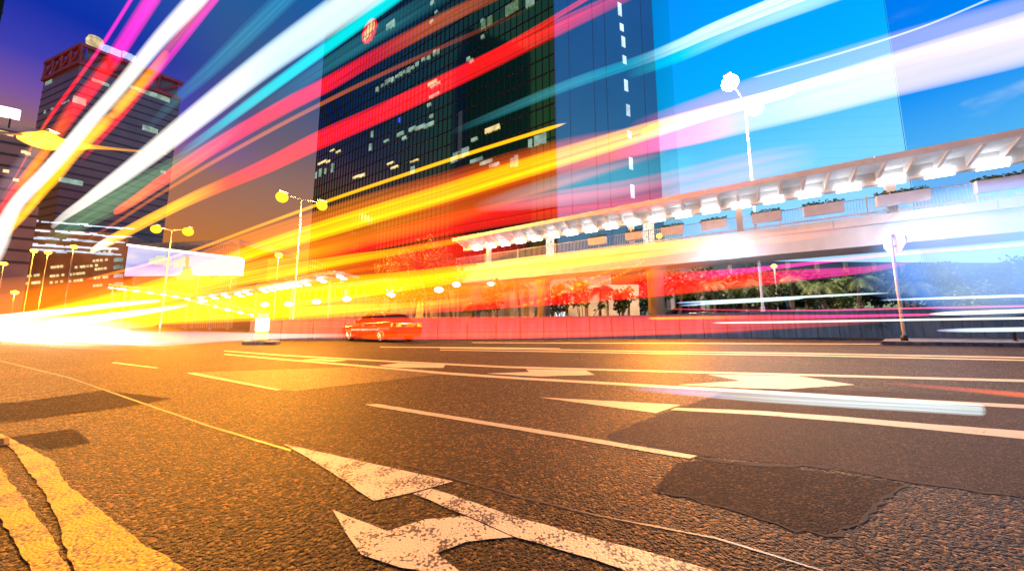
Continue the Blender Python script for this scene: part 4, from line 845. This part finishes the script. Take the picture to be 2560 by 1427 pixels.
# hedge-like shrub spilling over the barrier
q = at(2190, 822, 22.3); o = thing('grass_tuft', 'dry grass tuft hanging on the barrier left of the sign pole', 'plant', (q.x, q.y, .8)); m = MB()
rs_ = random.Random(3)
for k in range(150):
    a_ = Vector((q.x + rs_.gauss(0, .45), q.y - rs_.uniform(0, .15), .8 + rs_.uniform(-.3, .3))); e = a_ + Vector((rs_.uniform(-.7, .1), rs_.uniform(-.2, .05), rs_.uniform(.0, .4))); m.add([a_, a_ + Vector((.02, 0, .01)), e], [(0, 1, 2)])
m.build('blades', LEAF2, o)
lw_ = thing('backdrop_block', 'long dark slate blue backdrop block added behind the trees under the bridge', 'building', tuple(gb_(2200, 47)))  # invented low block, added as a dark backdrop to the trees
a, b = gb_(1600, 44), gb_(3000, 47); dz_, oz_ = facade_frame(a, b); LZ = (b - a).length
MB().prism([a[:2], b[:2], (b + Vector((4, 12, 0)))[:2], (a + Vector((0, 12, 0)))[:2]], .91, 9.4).build('wall', pbr('backdrop_wall', (.045, .075, .12), .6, c2=(.03, .05, .09), scale=.5), lw_)
m = MB(); mg = MB()
for k in range(int(LZ / 4)):
    c = a + dz_ * (k * 4 + .3) + oz_ * .1; m.box((c.x, c.y, 5.1), (.5, .2, 8.3), dz_)
    c = a + dz_ * (k * 4 + 2.2) + oz_ * .03; mg.box((c.x, c.y, 4.4), (2.8, .05, 5.4), dz_)
m.build('pier', CONC, lw_); mg.build('window_glass', GLASSD, lw_)
# lit shop in the podium wall under the bridge
sh = thing('glass_kiosk', 'low beige kiosk wall with a bright shop window under the bridge', 'kiosk', tuple(gb_(1385, 34)))
a, b = gb_(1040, 40), gb_(1600, 36); dk, ok = facade_frame(a, b)
MB().prism([a[:2], b[:2], (b + Vector((1, 5, 0)))[:2], (a + Vector((1, 5, 0)))[:2]], .91, 5.2).build('wall', BEIGE, sh)
m = MB()
for k in np.linspace(.03, .97, 12): c = a.lerp(b, float(k)) + ok * .15; m.box((c.x, c.y, 3.05), (.55, .3, 4.26), dk)
m.build('pier', BEIGE, sh)
c = onplane(1386, 777, a + ok * .33, ok); MB().box(c, (2.9, .06, 1.5), dk).build('shop_window', GLASSD, sh)
for (px, py, w, h) in ((1366, 766, .7, .5), (1384, 766, .7, .5), (1402, 764, .9, .45), (1400, 785, 1.2, .5), (1370, 789, .6, .2)):
    c = onplane(px, py, a + ok * .38, ok); MB().box(c, (w, .05, h), dk).build('display', emit('display_white', (225, 240, 255), 1.1, .5, 5), sh)
# ------------------------------------------------------------------ LIGHT TRAILS: luminous tubes along the carriageway; wide faint ones stand in for glow and haze
GS = glow('trail_soft', 1.9, .18, 9); GH = glow('trail_streaky', 1.5, .65, 18); GSS = glow('trail_bloom', 2.2, .12, 5); GD = glow('trail_dashed', 1, .2, 4, 16)
C = dict(rdo=(255, 62, 8), mag=(255, 20, 150), red=(255, 10, 14), dred=(190, 10, 30), pink=(255, 90, 150), org=(255, 96, 0), yel=(255, 172, 0), ylw=(255, 205, 45), wht=(255, 250, 235), cwh=(225, 250, 255), cya=(0, 215, 215), tea=(50, 140, 150), grn=(90, 130, 90), glr=(255, 232, 180), pwh=(255, 212, 238), lav=(205, 170, 255), bro=(190, 80, 30), amb=(255, 128, 0), blu=(120, 170, 255))
GAIN = dict(wht=.95, cwh=.9, yel=1.05, ylw=1.35, pwh=.5, amb=1.2, org=1.2, lav=1.0)
def trail(label, u, pts, vpx=-120, mat=None, flat=.6, group=None, cat='light trail'):
    r0 = (vpx - CX) / F; d = Vector((r0, 1, 0)).normalized(); nr = Vector((d.y, -d.x, 0)); seg = 20
    K = np.array([[p[0], p[1], p[2], *[x * p[4] * GAIN.get(p[3], 1.35) * 1.12 for x in lin(C[p[3]])]] for p in pts], float)
    for e_, nb_ in ((0, 1), (-1, -2)):
        if pts[e_][4] <= .2: K[e_, 3:6] = 0
    out = []
    for i in range(len(K) - 1):
        p0, p1, p2, p3 = K[max(i - 1, 0)], K[i], K[i + 1], K[min(i + 2, len(K) - 1)]; n = 8
        for j in range(n):
            t = j / n; out.append(.5 * ((2 * p1) + (-p0 + p2) * t + (2 * p0 - 5 * p1 + 4 * p2 - p3) * t * t + (-p0 + 3 * p1 - 3 * p2 + p3) * t ** 3))
    out.append(K[-1]); out = np.array(out)
    xyz = [onplane(q[0], q[1], nr * u, nr) for q in out]; n = len(out)
    s = np.concatenate([[0], np.cumsum(np.hypot(np.diff(out[:, 0]), np.diff(out[:, 1])))]); s /= s[-1]
    V = []; col = []; uvv = []; axs = []
    for i in range(n):
        T = (xyz[min(i + 1, n - 1)] - xyz[max(i - 1, 0)]).normalized(); up = nr.cross(T).normalized()
        dep = (xyz[i] - CAM).length / ray(out[i][0], out[i][1]).length
        hw = max(.2, out[i][2] * 1.22) * dep / F
        if i == 0 or i == n - 1: hw *= .05
        elif i == 1 or i == n - 2: hw *= .7
        for k in range(seg):
            an = 2 * PI * k / seg
            V.append(xyz[i] + up * hw * math.cos(an) + nr * hw * flat * math.sin(an)); col.append([max(0, x) for x in out[i][3:6]]); uvv.append((s[i], k / seg)); axs.append(tuple(T))
    Fc = [(i * seg + k, i * seg + (k + 1) % seg, (i + 1) * seg + (k + 1) % seg, (i + 1) * seg + k) for i in range(n - 1) for k in range(seg)] + [tuple(range(seg - 1, -1, -1)), tuple((n - 1) * seg + k for k in range(seg))]
    me = bpy.data.meshes.new('light_trail'); me.from_pydata([tuple(v) for v in V], [], Fc); me.update()
    at_ = me.color_attributes.new('glow', 'FLOAT_COLOR', 'POINT'); at_.data.foreach_set('color', np.array([[*c, 1] for c in col], np.float32).ravel())
    aa_ = me.attributes.new('axis', 'FLOAT_VECTOR', 'POINT'); aa_.data.foreach_set('vector', np.array(axs, np.float32).ravel())
    uvl = me.uv_layers.new(name='UVMap')
    for poly in me.polygons:
        ks = [me.loops[li].vertex_index for li in poly.loop_indices]; wrap = len(ks) == 4 and {k % seg for k in ks} == {0, seg - 1}
        for li, k in zip(poly.loop_indices, ks):
            a_, b_ = uvv[k]; uvl.data[li].uv = (a_, 1.0 if wrap and b_ == 0 else b_)
    me.polygons.foreach_set('use_smooth', [True] * len(me.polygons)); me.materials.append(mat or GS)
    o = bpy.data.objects.new('light_trail', me); COL.objects.link(o)
    return tag(o, label, cat, group or 'light trails of passing vehicles')
# upper left fan
V4 = -400
trail('thin red light trail leftmost in the upper left fan', 1.6, [(352, -40, 5, 'mag', .5), (259, 108, 5, 'mag', .5), (202, 188, 5, 'red', .5), (135, 279, 5, 'red', .5), (95, 340, 4, 'org', .35), (40, 440, 3, 'org', .2), (-10, 520, 3, 'org', .15)], V4)
trail('broad magenta light trail turning red at upper left', 1.6, [(408, -45, 19, 'mag', .62), (303, 118, 18, 'mag', .6), (285, 145, 18, 'red', .55), (242, 202, 17, 'red', .6), (188, 269, 17, 'red', .6), (150, 322, 16, 'org', .45), (115, 372, 14, 'org', .25), (60, 455, 10, 'org', .12)], V4, GH)
trail('bright white light trail bending down along the left fan', 1.7, [(525, -45, 21, 'wht', .9), (490, 0, 20, 'wht', .9), (397, 101, 17, 'wht', .9), (303, 215, 15, 'wht', .9), (219, 310, 15, 'wht', .95), (161, 380, 15, 'wht', 1.1), (111, 435, 15, 'wht', 1.1), (67, 480, 15, 'wht', 1.1), (38, 515, 15, 'wht', 1.2), (14, 558, 17, 'wht', 1.2), (-8, 610, 21, 'wht', 1.1), (-40, 680, 19, 'wht', .8)], V4, flat=.7)
trail('yellow light trail hugging the white one at upper left', 1.75, [(420, 130, 10, 'org', .25), (385, 175, 13, 'amb', .6), (335, 230, 13, 'yel', .8), (292, 276, 13, 'yel', .8), (280, 290, 10, 'org', .35), (264, 306, 13, 'yel', .9), (219, 350, 14, 'yel', 1.0), (182, 388, 14, 'yel', 1.0), (145, 436, 13, 'yel', 1.0), (111, 473, 12, 'yel', 1.0), (67, 526, 11, 'yel', 1.0), (40, 556, 10, 'yel', .9), (10, 590, 8, 'org', .6)], V4)
trail('thin pink edge trail on the right of the white left trail', 1.75, [(575, -45, 8, 'mag', .5), (530, 10, 8, 'mag', .5), (404, 168, 8, 'mag', .35), (345, 240, 8, 'red', .35), (303, 288, 9, 'red', .45), (252, 346, 7, 'red', .35), (200, 405, 5, 'red', .2)], V4, GH)
trail('thin orange streak between the white and pink trails at top left', 1.72, [(548, -40, 9, 'pink', .25), (470, 60, 9, 'org', .35), (404, 140, 8, 'org', .3), (340, 215, 6, 'org', .2)], V4, GH)
trail('orange and red light trail low at the left edge', 2.0, [(128, 362, 9, 'amb', .3), (101, 396, 11, 'amb', .7), (67, 438, 11, 'amb', .8), (34, 482, 11, 'red', .7), (18, 505, 10, 'red', .7), (-6, 540, 10, 'red', .6), (-40, 590, 9, 'red', .5)], V4)
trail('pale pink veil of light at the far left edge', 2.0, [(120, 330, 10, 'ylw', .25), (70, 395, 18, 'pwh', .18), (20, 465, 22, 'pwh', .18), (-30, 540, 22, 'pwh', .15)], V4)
trail('glaring yellow smear of light around the left edge lamp', 2.6, [(45, 341, 6, 'ylw', .8), (75, 346, 14, 'ylw', 1.4), (110, 352, 18, 'ylw', 1.6), (150, 360, 13, 'ylw', 1.3), (190, 365, 9, 'ylw', 1.1), (235, 368, 5, 'yel', .8), (300, 374, 3, 'yel', .4), (420, 385, 3, 'yel', .25)], V4)  # glowing tube painting the lamp's glare, not a vehicle's trail
# big white and teal
trail('widest white light trail crossing the upper left', 2.0, [(985, -70, 45, 'cwh', .9), (834, 37, 40, 'cwh', .9), (673, 150, 34, 'cwh', .9), (504, 282, 30, 'wht', .9), (353, 402, 24, 'wht', .85), (252, 476, 17, 'wht', .85), (205, 510, 13, 'wht', .8), (161, 540, 10, 'wht', .6), (130, 566, 7, 'wht', .3)], -200, flat=.5)
trail('teal lower fringe of the widest white trail', 2.02, [(1060, -60, 16, 'cya', .55), (861, 86, 15, 'cya', .6), (724, 186, 13, 'cya', .55), (620, 262, 12, 'cya', .45), (539, 322, 10, 'cya', .3), (440, 392, 8, 'grn', .2)], -200)
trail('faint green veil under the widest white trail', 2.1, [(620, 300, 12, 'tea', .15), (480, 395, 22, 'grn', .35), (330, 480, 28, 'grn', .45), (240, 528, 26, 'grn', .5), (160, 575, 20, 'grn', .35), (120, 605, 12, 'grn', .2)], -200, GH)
trail('faint teal streak above the widest white trail', 1.9, [(760, -50, 22, 'tea', .3), (640, 65, 22, 'tea', .3), (530, 170, 18, 'tea', .28), (440, 250, 12, 'tea', .16), (360, 330, 8, 'tea', .08)], -200, GH)
trail('dim teal streaks over the emblem on the dark tower', 2.3, [(1180, -60, 20, 'tea', .16), (980, 62, 20, 'tea', .2), (800, 175, 16, 'tea', .2), (640, 282, 12, 'tea', .12)], -200, GH)
# red pair
trail('upper red light trail across the dark tower', 3.2, [(1330, -55, 14, 'bro', .18), (1189, 10, 15, 'bro', .3), (1076, 66, 16, 'bro', .4), (936, 143, 16, 'red', .3), (820, 210, 17, 'red', .5), (720, 262, 17, 'red', .55), (620, 318, 16, 'red', .6), (504, 387, 15, 'red', .65), (404, 453, 13, 'red', .7), (340, 498, 11, 'org', .7), (286, 532, 9, 'red', .55)], -120, GH)
trail('lower red light trail running to yellow at the far end', 3.2, [(1650, -55, 16, 'dred', .3), (1548, -4, 16, 'dred', .4), (1393, 70, 18, 'red', .4), (1182, 174, 20, 'red', .6), (971, 274, 20, 'red', .7), (800, 350, 20, 'red', .7), (673, 412, 17, 'red', .7), (572, 456, 14, 'red', .6), (500, 487, 13, 'amb', .9), (437, 517, 12, 'yel', 1.0), (353, 560, 12, 'yel', 1.0), (286, 596, 11, 'yel', 1.1), (250, 615, 9, 'wht', 1.1), (228, 628, 5, 'ylw', .8)], -120, GH)
trail('thin crimson line beside the lower red trail on the tower', 3.15, [(1560, -60, 6, 'red', .35), (1300, 95, 6, 'red', .35), (1130, 185, 6, 'red', .3), (960, 262, 6, 'red', .25)], -120, GH)
trail('thin orange line parallel between the two red trails', 3.3, [(1330, 20, 5, 'bro', .15), (1000, 165, 5, 'bro', .25), (760, 282, 5, 'amb', .25), (560, 390, 5, 'amb', .28), (400, 485, 4, 'amb', .25), (300, 550, 4, 'amb', .2), (210, 605, 3, 'amb', .15)], -120)
# yellow group
trail('thin straight yellow light trail ending over the tower corner', 4.2, [(1416, 308, 4.5, 'yel', .9), (1182, 381, 4.5, 'yel', .9), (1006, 439, 4.2, 'yel', .85), (830, 499, 4, 'yel', .8), (640, 568, 3.6, 'amb', .8), (480, 627, 3.2, 'amb', .75), (340, 668, 3, 'amb', .55), (215, 699, 3, 'amb', .35)], -120)
trail('broad main yellow light trail rising across the centre', 4.0, [(2000, 222, 12, 'ylw', .5), (1800, 275, 15, 'yel', .8), (1640, 322, 19, 'yel', .9), (1463, 375, 21, 'yel', .9), (1287, 428, 22, 'yel', .9), (1112, 483, 21, 'yel', .9), (960, 528, 20, 'yel', .95), (800, 576, 19, 'yel', .95), (673, 616, 17, 'yel', .95), (600, 642, 16, 'yel', .95), (480, 690, 18, 'yel', .9), (330, 740, 20, 'yel', .8), (180, 774, 16, 'yel', .9), (60, 794, 12, 'ylw', 1.0), (-30, 806, 10, 'ylw', 1.0)], -160, GH)
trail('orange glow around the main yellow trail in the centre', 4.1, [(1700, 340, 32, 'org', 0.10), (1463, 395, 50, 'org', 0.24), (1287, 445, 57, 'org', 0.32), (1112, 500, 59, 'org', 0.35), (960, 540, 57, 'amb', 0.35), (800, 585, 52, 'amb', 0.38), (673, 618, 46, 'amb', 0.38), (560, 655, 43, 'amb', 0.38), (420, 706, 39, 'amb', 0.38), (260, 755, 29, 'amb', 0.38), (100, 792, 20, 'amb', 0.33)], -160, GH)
trail('wide pinkish white light trail over the blue tower at right', 4.0, [(2760, 35, 65, 'pwh', .95), (2560, 98, 59, 'pwh', .95), (2400, 142, 55, 'pwh', .95), (2224, 190, 49, 'pwh', .95), (2040, 242, 44, 'pwh', .9), (1872, 288, 38, 'pwh', .75), (1740, 325, 32, 'pink', .6), (1640, 352, 26, 'pink', .45), (1520, 385, 20, 'org', .25), (1380, 428, 14, 'org', .1)], -160, GS, .45)
trail('yellow upper edge of the pinkish white trail', 3.95, [(2760, -5, 8, 'yel', .5), (2560, 56, 8, 'yel', .5), (2224, 151, 8, 'yel', .45), (2040, 203, 9, 'yel', .5), (1872, 253, 10, 'yel', .6), (1740, 292, 12, 'yel', .7), (1600, 334, 14, 'yel', .7)], -160)
trail('lavender haze of light above the pinkish white trail', 4.1, [(2760, -30, 50, 'lav', .18), (2560, 40, 46, 'lav', .28), (2224, 130, 40, 'lav', .3), (1960, 205, 34, 'lav', .26), (1740, 278, 28, 'pink', .18), (1560, 335, 22, 'pink', .1)], -160)
trail('thin white line curving up at the far upper right', 4.3, [(1880, 196, 2, 'wht', .35), (2100, 134, 2.2, 'wht', .4), (2300, 70, 2.4, 'wht', .35), (2470, 0, 2.6, 'wht', .35), (2560, -40, 2.6, 'wht', .3)], -120)
trail('white light trail at the top over the right side of the tower', 3.0, [(2150, -70, 18, 'cwh', .75), (1946, 8, 17, 'cwh', .75), (1784, 74, 15, 'cwh', .7), (1700, 112, 13, 'cwh', .5), (1600, 152, 12, 'tea', .5), (1428, 210, 12, 'tea', .4), (1252, 281, 10, 'tea', .2), (1120, 335, 6, 'tea', .1)], -120, GH)
trail('pale cyan companion under the top right white trail', 3.05, [(2240, -65, 16, 'cya', .2), (2040, 5, 16, 'cwh', .35), (1860, 72, 14, 'cwh', .3), (1700, 140, 14, 'cya', .22), (1560, 192, 10, 'tea', .12)], -120)
trail('red light band under the main yellow trail', 6.0, [(2060, 380, 26, 'pink', 0.04), (1880, 420, 36, 'pink', 0.14), (1700, 465, 38, 'red', 0.17), (1560, 492, 36, 'red', 0.31), (1400, 510, 30, 'red', 0.38), (1292, 530, 26, 'red', 0.42), (1150, 556, 24, 'red', 0.47), (1046, 578, 22, 'red', 0.64), (900, 612, 18, 'red', 0.64), (780, 636, 14, 'org', 0.64), (640, 668, 14, 'amb', 0.59), (450, 716, 14, 'yel', .6), (250, 764, 12, 'yel', .6)], -120, GH)
trail('long yellow light trail along the footbridge deck', 5.0, [(2200, 555, 10, 'lav', .08), (1980, 590, 12, 'amb', .2), (1800, 604, 14, 'amb', .5), (1700, 616, 15, 'yel', .7), (1500, 640, 17, 'yel', .85), (1327, 662, 18, 'yel', .9), (1081, 694, 20, 'yel', .9), (900, 716, 24, 'yel', .9), (760, 732, 28, 'yel', .9), (600, 752, 30, 'yel', .85), (430, 772, 26, 'yel', .85), (260, 788, 18, 'yel', .85), (100, 802, 12, 'ylw', 1.0), (-30, 812, 10, 'ylw', 1.0)], -160, GH)
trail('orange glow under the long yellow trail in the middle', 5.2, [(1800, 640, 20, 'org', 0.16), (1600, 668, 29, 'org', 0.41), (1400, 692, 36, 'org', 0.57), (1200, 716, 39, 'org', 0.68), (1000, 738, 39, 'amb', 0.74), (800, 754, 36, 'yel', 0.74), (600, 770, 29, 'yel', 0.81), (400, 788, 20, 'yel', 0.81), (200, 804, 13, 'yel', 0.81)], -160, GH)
trail('slim yellow light trail just above the garden tree crowns', 6.2, [(1200, 594, 4, 'amb', .35), (1134, 604, 6, 'amb', .6), (1000, 628, 8, 'amb', .7), (860, 650, 11, 'yel', .7), (720, 676, 14, 'yel', .75), (560, 706, 16, 'yel', .75), (400, 740, 16, 'yel', .75), (200, 778, 12, 'yel', .75), (40, 802, 8, 'yel', .8)], -140, GH)
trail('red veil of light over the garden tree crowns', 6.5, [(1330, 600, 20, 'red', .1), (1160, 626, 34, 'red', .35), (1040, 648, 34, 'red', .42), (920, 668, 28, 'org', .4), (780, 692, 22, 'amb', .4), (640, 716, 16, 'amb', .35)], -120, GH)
trail('lower red light trail across the palms', 7.0, [(2300, 650, 3, 'pink', .1), (2180, 672, 7, 'mag', .25), (2020, 686, 12, 'mag', .35), (1892, 697, 16, 'red', .4), (1760, 706, 20, 'red', .5), (1640, 715, 23, 'red', .55), (1450, 735, 20, 'red', .55), (1300, 748, 17, 'red', .6), (1152, 760, 15, 'red', .6), (1000, 770, 13, 'red', .6), (800, 783, 11, 'org', .6), (640, 790, 9, 'amb', .6)], -120, GH)
trail('thin pink light trail rising past the octagonal sign', 7.2, [(2760, 585, 2.6, 'mag', .4), (2560, 610, 2.8, 'mag', .5), (2229, 636, 3.2, 'mag', .6), (2000, 661, 4, 'mag', .55), (1850, 678, 7, 'mag', .4), (1700, 692, 12, 'red', .3), (1560, 704, 12, 'red', .15)], -120)
trail('yellow light trail just under the red one at mid left', 7.0, [(1180, 748, 4, 'org', .4), (1000, 764, 7, 'amb', .6), (860, 772, 9, 'yel', .7), (700, 781, 10, 'yel', .8), (540, 788, 9, 'yel', .85), (400, 797, 9, 'yel', .85), (240, 806, 10, 'ylw', .9)], -120, GH)
trail('stubby yellow light block right of the white glare', 6.4, [(395, 806, 9, 'yel', 1.0), (330, 808, 10, 'yel', 1.0), (270, 810, 10, 'ylw', 1.0), (225, 812, 10, 'ylw', 1.0)], -160, GH)
for (lab, yo, u, a_) in (('upper white headlight trail sweeping into the left glare', 0, 6.0, [(404, 751, 3, 'wht', .5), (336, 757, 5, 'wht', .8), (269, 764, 6, 'wht', 1.0), (135, 781, 7, 'wht', 1.2), (60, 789, 8, 'wht', 1.3), (-40, 802, 10, 'wht', 1.3)]),
                        ('lower white headlight trail sweeping into the left glare', 0, 6.2, [(470, 762, 2, 'wht', .4), (437, 768, 4, 'wht', .7), (336, 783, 7, 'wht', 1.0), (280, 790, 8, 'wht', 1.2), (220, 799, 10, 'wht', 1.2), (120, 808, 10, 'wht', 1.2)])):
    trail(lab, u, a_, -200)
# glowing tubes standing in for headlight glare, its bloom and lit air
trail('glowing tube standing in for white glare of oncoming headlights at the left edge', 5.0, [(330, 828, 3, 'glr', .8), (262, 828, 9, 'glr', 4.0), (170, 828, 14, 'glr', 14.0), (90, 829, 15, 'glr', 20.0), (20, 830, 16, 'glr', 20.0), (-60, 834, 16, 'glr', 20.0), (-140, 838, 16, 'glr', 20.0)], -420, flat=.8)
trail('soft glowing tube standing in for white bloom around the oncoming headlights', 4.8, [(470, 838, 12, 'ylw', .1), (360, 835, 22, 'ylw', .3), (262, 832, 30, 'wht', .45), (150, 834, 38, 'wht', .7), (40, 836, 42, 'wht', .8), (-60, 840, 44, 'wht', .8), (-140, 842, 44, 'wht', .8)], -420, GSS, .8)
trail('wide glowing tube standing in for golden bloom over the far left carriageway', 4.6, [(900, 800, 14, 'org', .1), (700, 796, 34, 'amb', .16), (480, 794, 60, 'amb', .26), (260, 796, 84, 'amb', .34), (80, 802, 92, 'amb', .36), (-60, 808, 92, 'amb', .36), (-140, 812, 90, 'amb', .36)], -420, GSS, .7)
trail('wide glowing tube standing in for amber air glow in the left distance', 9.0, [(900, 600, 30, 'org', .04), (700, 660, 60, 'org', .2), (480, 715, 66, 'org', .3), (260, 755, 60, 'org', .34), (60, 785, 50, 'org', .34), (-60, 800, 46, 'org', .3)], -420, GSS, .5)  # air glow put into a wide faint tube
trail('glowing tube standing in for a pale teal veil at the foot of the dark tower', 6.4, [(1180, 520, 10, 'tea', .1), (1300, 496, 26, 'tea', .25), (1450, 466, 38, 'tea', .35), (1600, 436, 40, 'tea', .3), (1760, 400, 30, 'tea', .1)], -120, GSS)  # veil of light painted by a soft glowing tube
trail('broad glowing tube standing in for pale cyan haze over the trees at the right edge', 8.0, [(2120, 690, 30, 'cya', .02), (2200, 680, 60, 'blu', .14), (2300, 656, 110, 'blu', .5), (2400, 634, 140, 'cwh', .3), (2520, 610, 140, 'blu', .65), (2760, 570, 130, 'blu', .65)], -120)  # pale haze painted by a broad glowing tube
trail('soft white streak trailing right from the headlight glare', 5.1, [(900, 838, 3, 'wht', .2), (700, 840, 6, 'wht', .4), (520, 843, 12, 'pwh', .6), (380, 848, 17, 'pwh', .9), (260, 852, 20, 'wht', 1.5), (140, 855, 22, 'wht', 2.6), (20, 858, 22, 'wht', 3.2), (-80, 862, 22, 'wht', 3.2)], -300, flat=.5)
# tail lights along the barrier
trail('broad red tail light band passing in front of the red car', 8.6, [(2250, 796, 8, 'pink', .12), (1900, 806, 17, 'rdo', 0.27), (1650, 811, 20, 'rdo', 0.38), (1400, 816, 22, 'rdo', 0.49), (1200, 818, 23, 'rdo', 0.57), (1060, 819, 23, 'rdo', 0.57), (900, 820, 22, 'rdo', 0.54), (760, 820, 20, 'org', 0.43), (640, 820, 15, 'org', 0.27)], -120, GH)
trail('lower red tail light streak along the barrier foot', 8.6, [(1900, 826, 4, 'rdo', .15), (1650, 832, 5, 'rdo', .3), (1400, 838, 6, 'rdo', .35), (1200, 840, 7, 'rdo', .4), (1060, 841, 7, 'rdo', .35), (900, 842, 6, 'org', .3)], -120)
trail('thin orange line along the barrier top', 12.0, [(2340, 786, 3, 'pink', .4), (2100, 790, 3, 'mag', .45), (1900, 792, 3.4, 'red', .5), (1760, 794, 3.4, 'amb', .6), (1619, 796, 3, 'yel', .6)], -120)
for (lab, u, pts) in [('upper thin white headlight line over the parked dark car', 11.0, [(1690, 757, 1.5, 'blu', .3), (1780, 753, 2.6, 'cwh', .7), (1950, 745, 2.6, 'cwh', .8), (2154, 735, 2.2, 'cwh', .6), (2230, 732, 1.5, 'blu', .2)]),
                      ('lower thin white headlight line over the parked dark car', 11.0, [(1700, 764, 1.5, 'blu', .3), (1800, 757, 3, 'cwh', .7), (1930, 750, 3, 'cwh', .7), (2010, 745, 2, 'cwh', .4)]),
                      ('thin white line crossing behind the sign pole at right', 11.0, [(2200, 750, 1.5, 'blu', .3), (2330, 746, 2.6, 'cwh', .7), (2560, 739, 3, 'cwh', .9), (2760, 733, 3, 'cwh', .9)]),
                      ('long thin white line along the face of the barrier', 10.5, [(1780, 807, 1.8, 'wht', .5), (1950, 805, 2.2, 'wht', .8), (2240, 800, 2.2, 'wht', .8), (2560, 795, 2.4, 'wht', .9), (2760, 792, 2.4, 'wht', .9)]),
                      ('white double line right of the sign pole above the barrier face', 10.5, [(2320, 785, 2, 'pwh', .4), (2380, 783, 4, 'wht', .9), (2560, 777, 4.4, 'wht', .9), (2760, 771, 4.4, 'wht', .9)]),
                      ('pale pink line just under the barrier coping at right', 10.8, [(1660, 772, 1.5, 'red', .3), (2000, 776, 1.8, 'pink', .3), (2300, 770, 1.8, 'pink', .5), (2560, 765, 2, 'pink', .6), (2760, 762, 2, 'pink', .6)]),
                      ('soft white streak over the kerb at the right edge', 9.5, [(2340, 826, 2, 'lav', .3), (2420, 825, 4.5, 'cwh', .6), (2560, 823, 5, 'cwh', .75), (2760, 820, 5, 'cwh', .75)])]:
    trail(lab, u, pts, -120)
trail('low cyan white light streak hovering over the near lane at right', 3.3, [(1560, 968, 5, 'blu', .08), (1700, 976, 9, 'blu', .22), (1856, 987, 12, 'cwh', .28), (2000, 996, 13, 'cwh', .4), (2143, 1005, 13, 'cwh', .5), (2300, 1014, 13, 'cwh', .5), (2420, 1022, 13, 'cwh', .42), (2452, 1024, 12, 'cwh', .42), (2462, 1025, 9, 'cwh', .3)], -23, GH)
trail('faint orange streak over the lane at the right edge', 4.0, [(2200, 956, 3, 'org', .06), (2323, 966, 4, 'org', .1), (2450, 977, 5, 'org', .22), (2560, 987, 6, 'org', .3), (2700, 1000, 6, 'org', .3)], -23)
trail('dashed orange indicator trail rising toward the bridge column', 8.0, [(1290, 768, 2.4, 'amb', .5), (1400, 735, 3, 'amb', .7), (1470, 700, 3, 'amb', .7), (1560, 662, 2.6, 'amb', .5)], -120, GD)
trail('second dashed orange indicator trail nearer the bridge column', 8.0, [(1478, 716, 2.2, 'amb', .5), (1560, 682, 2.8, 'amb', .7), (1615, 648, 2.4, 'amb', .5)], -120, GD)
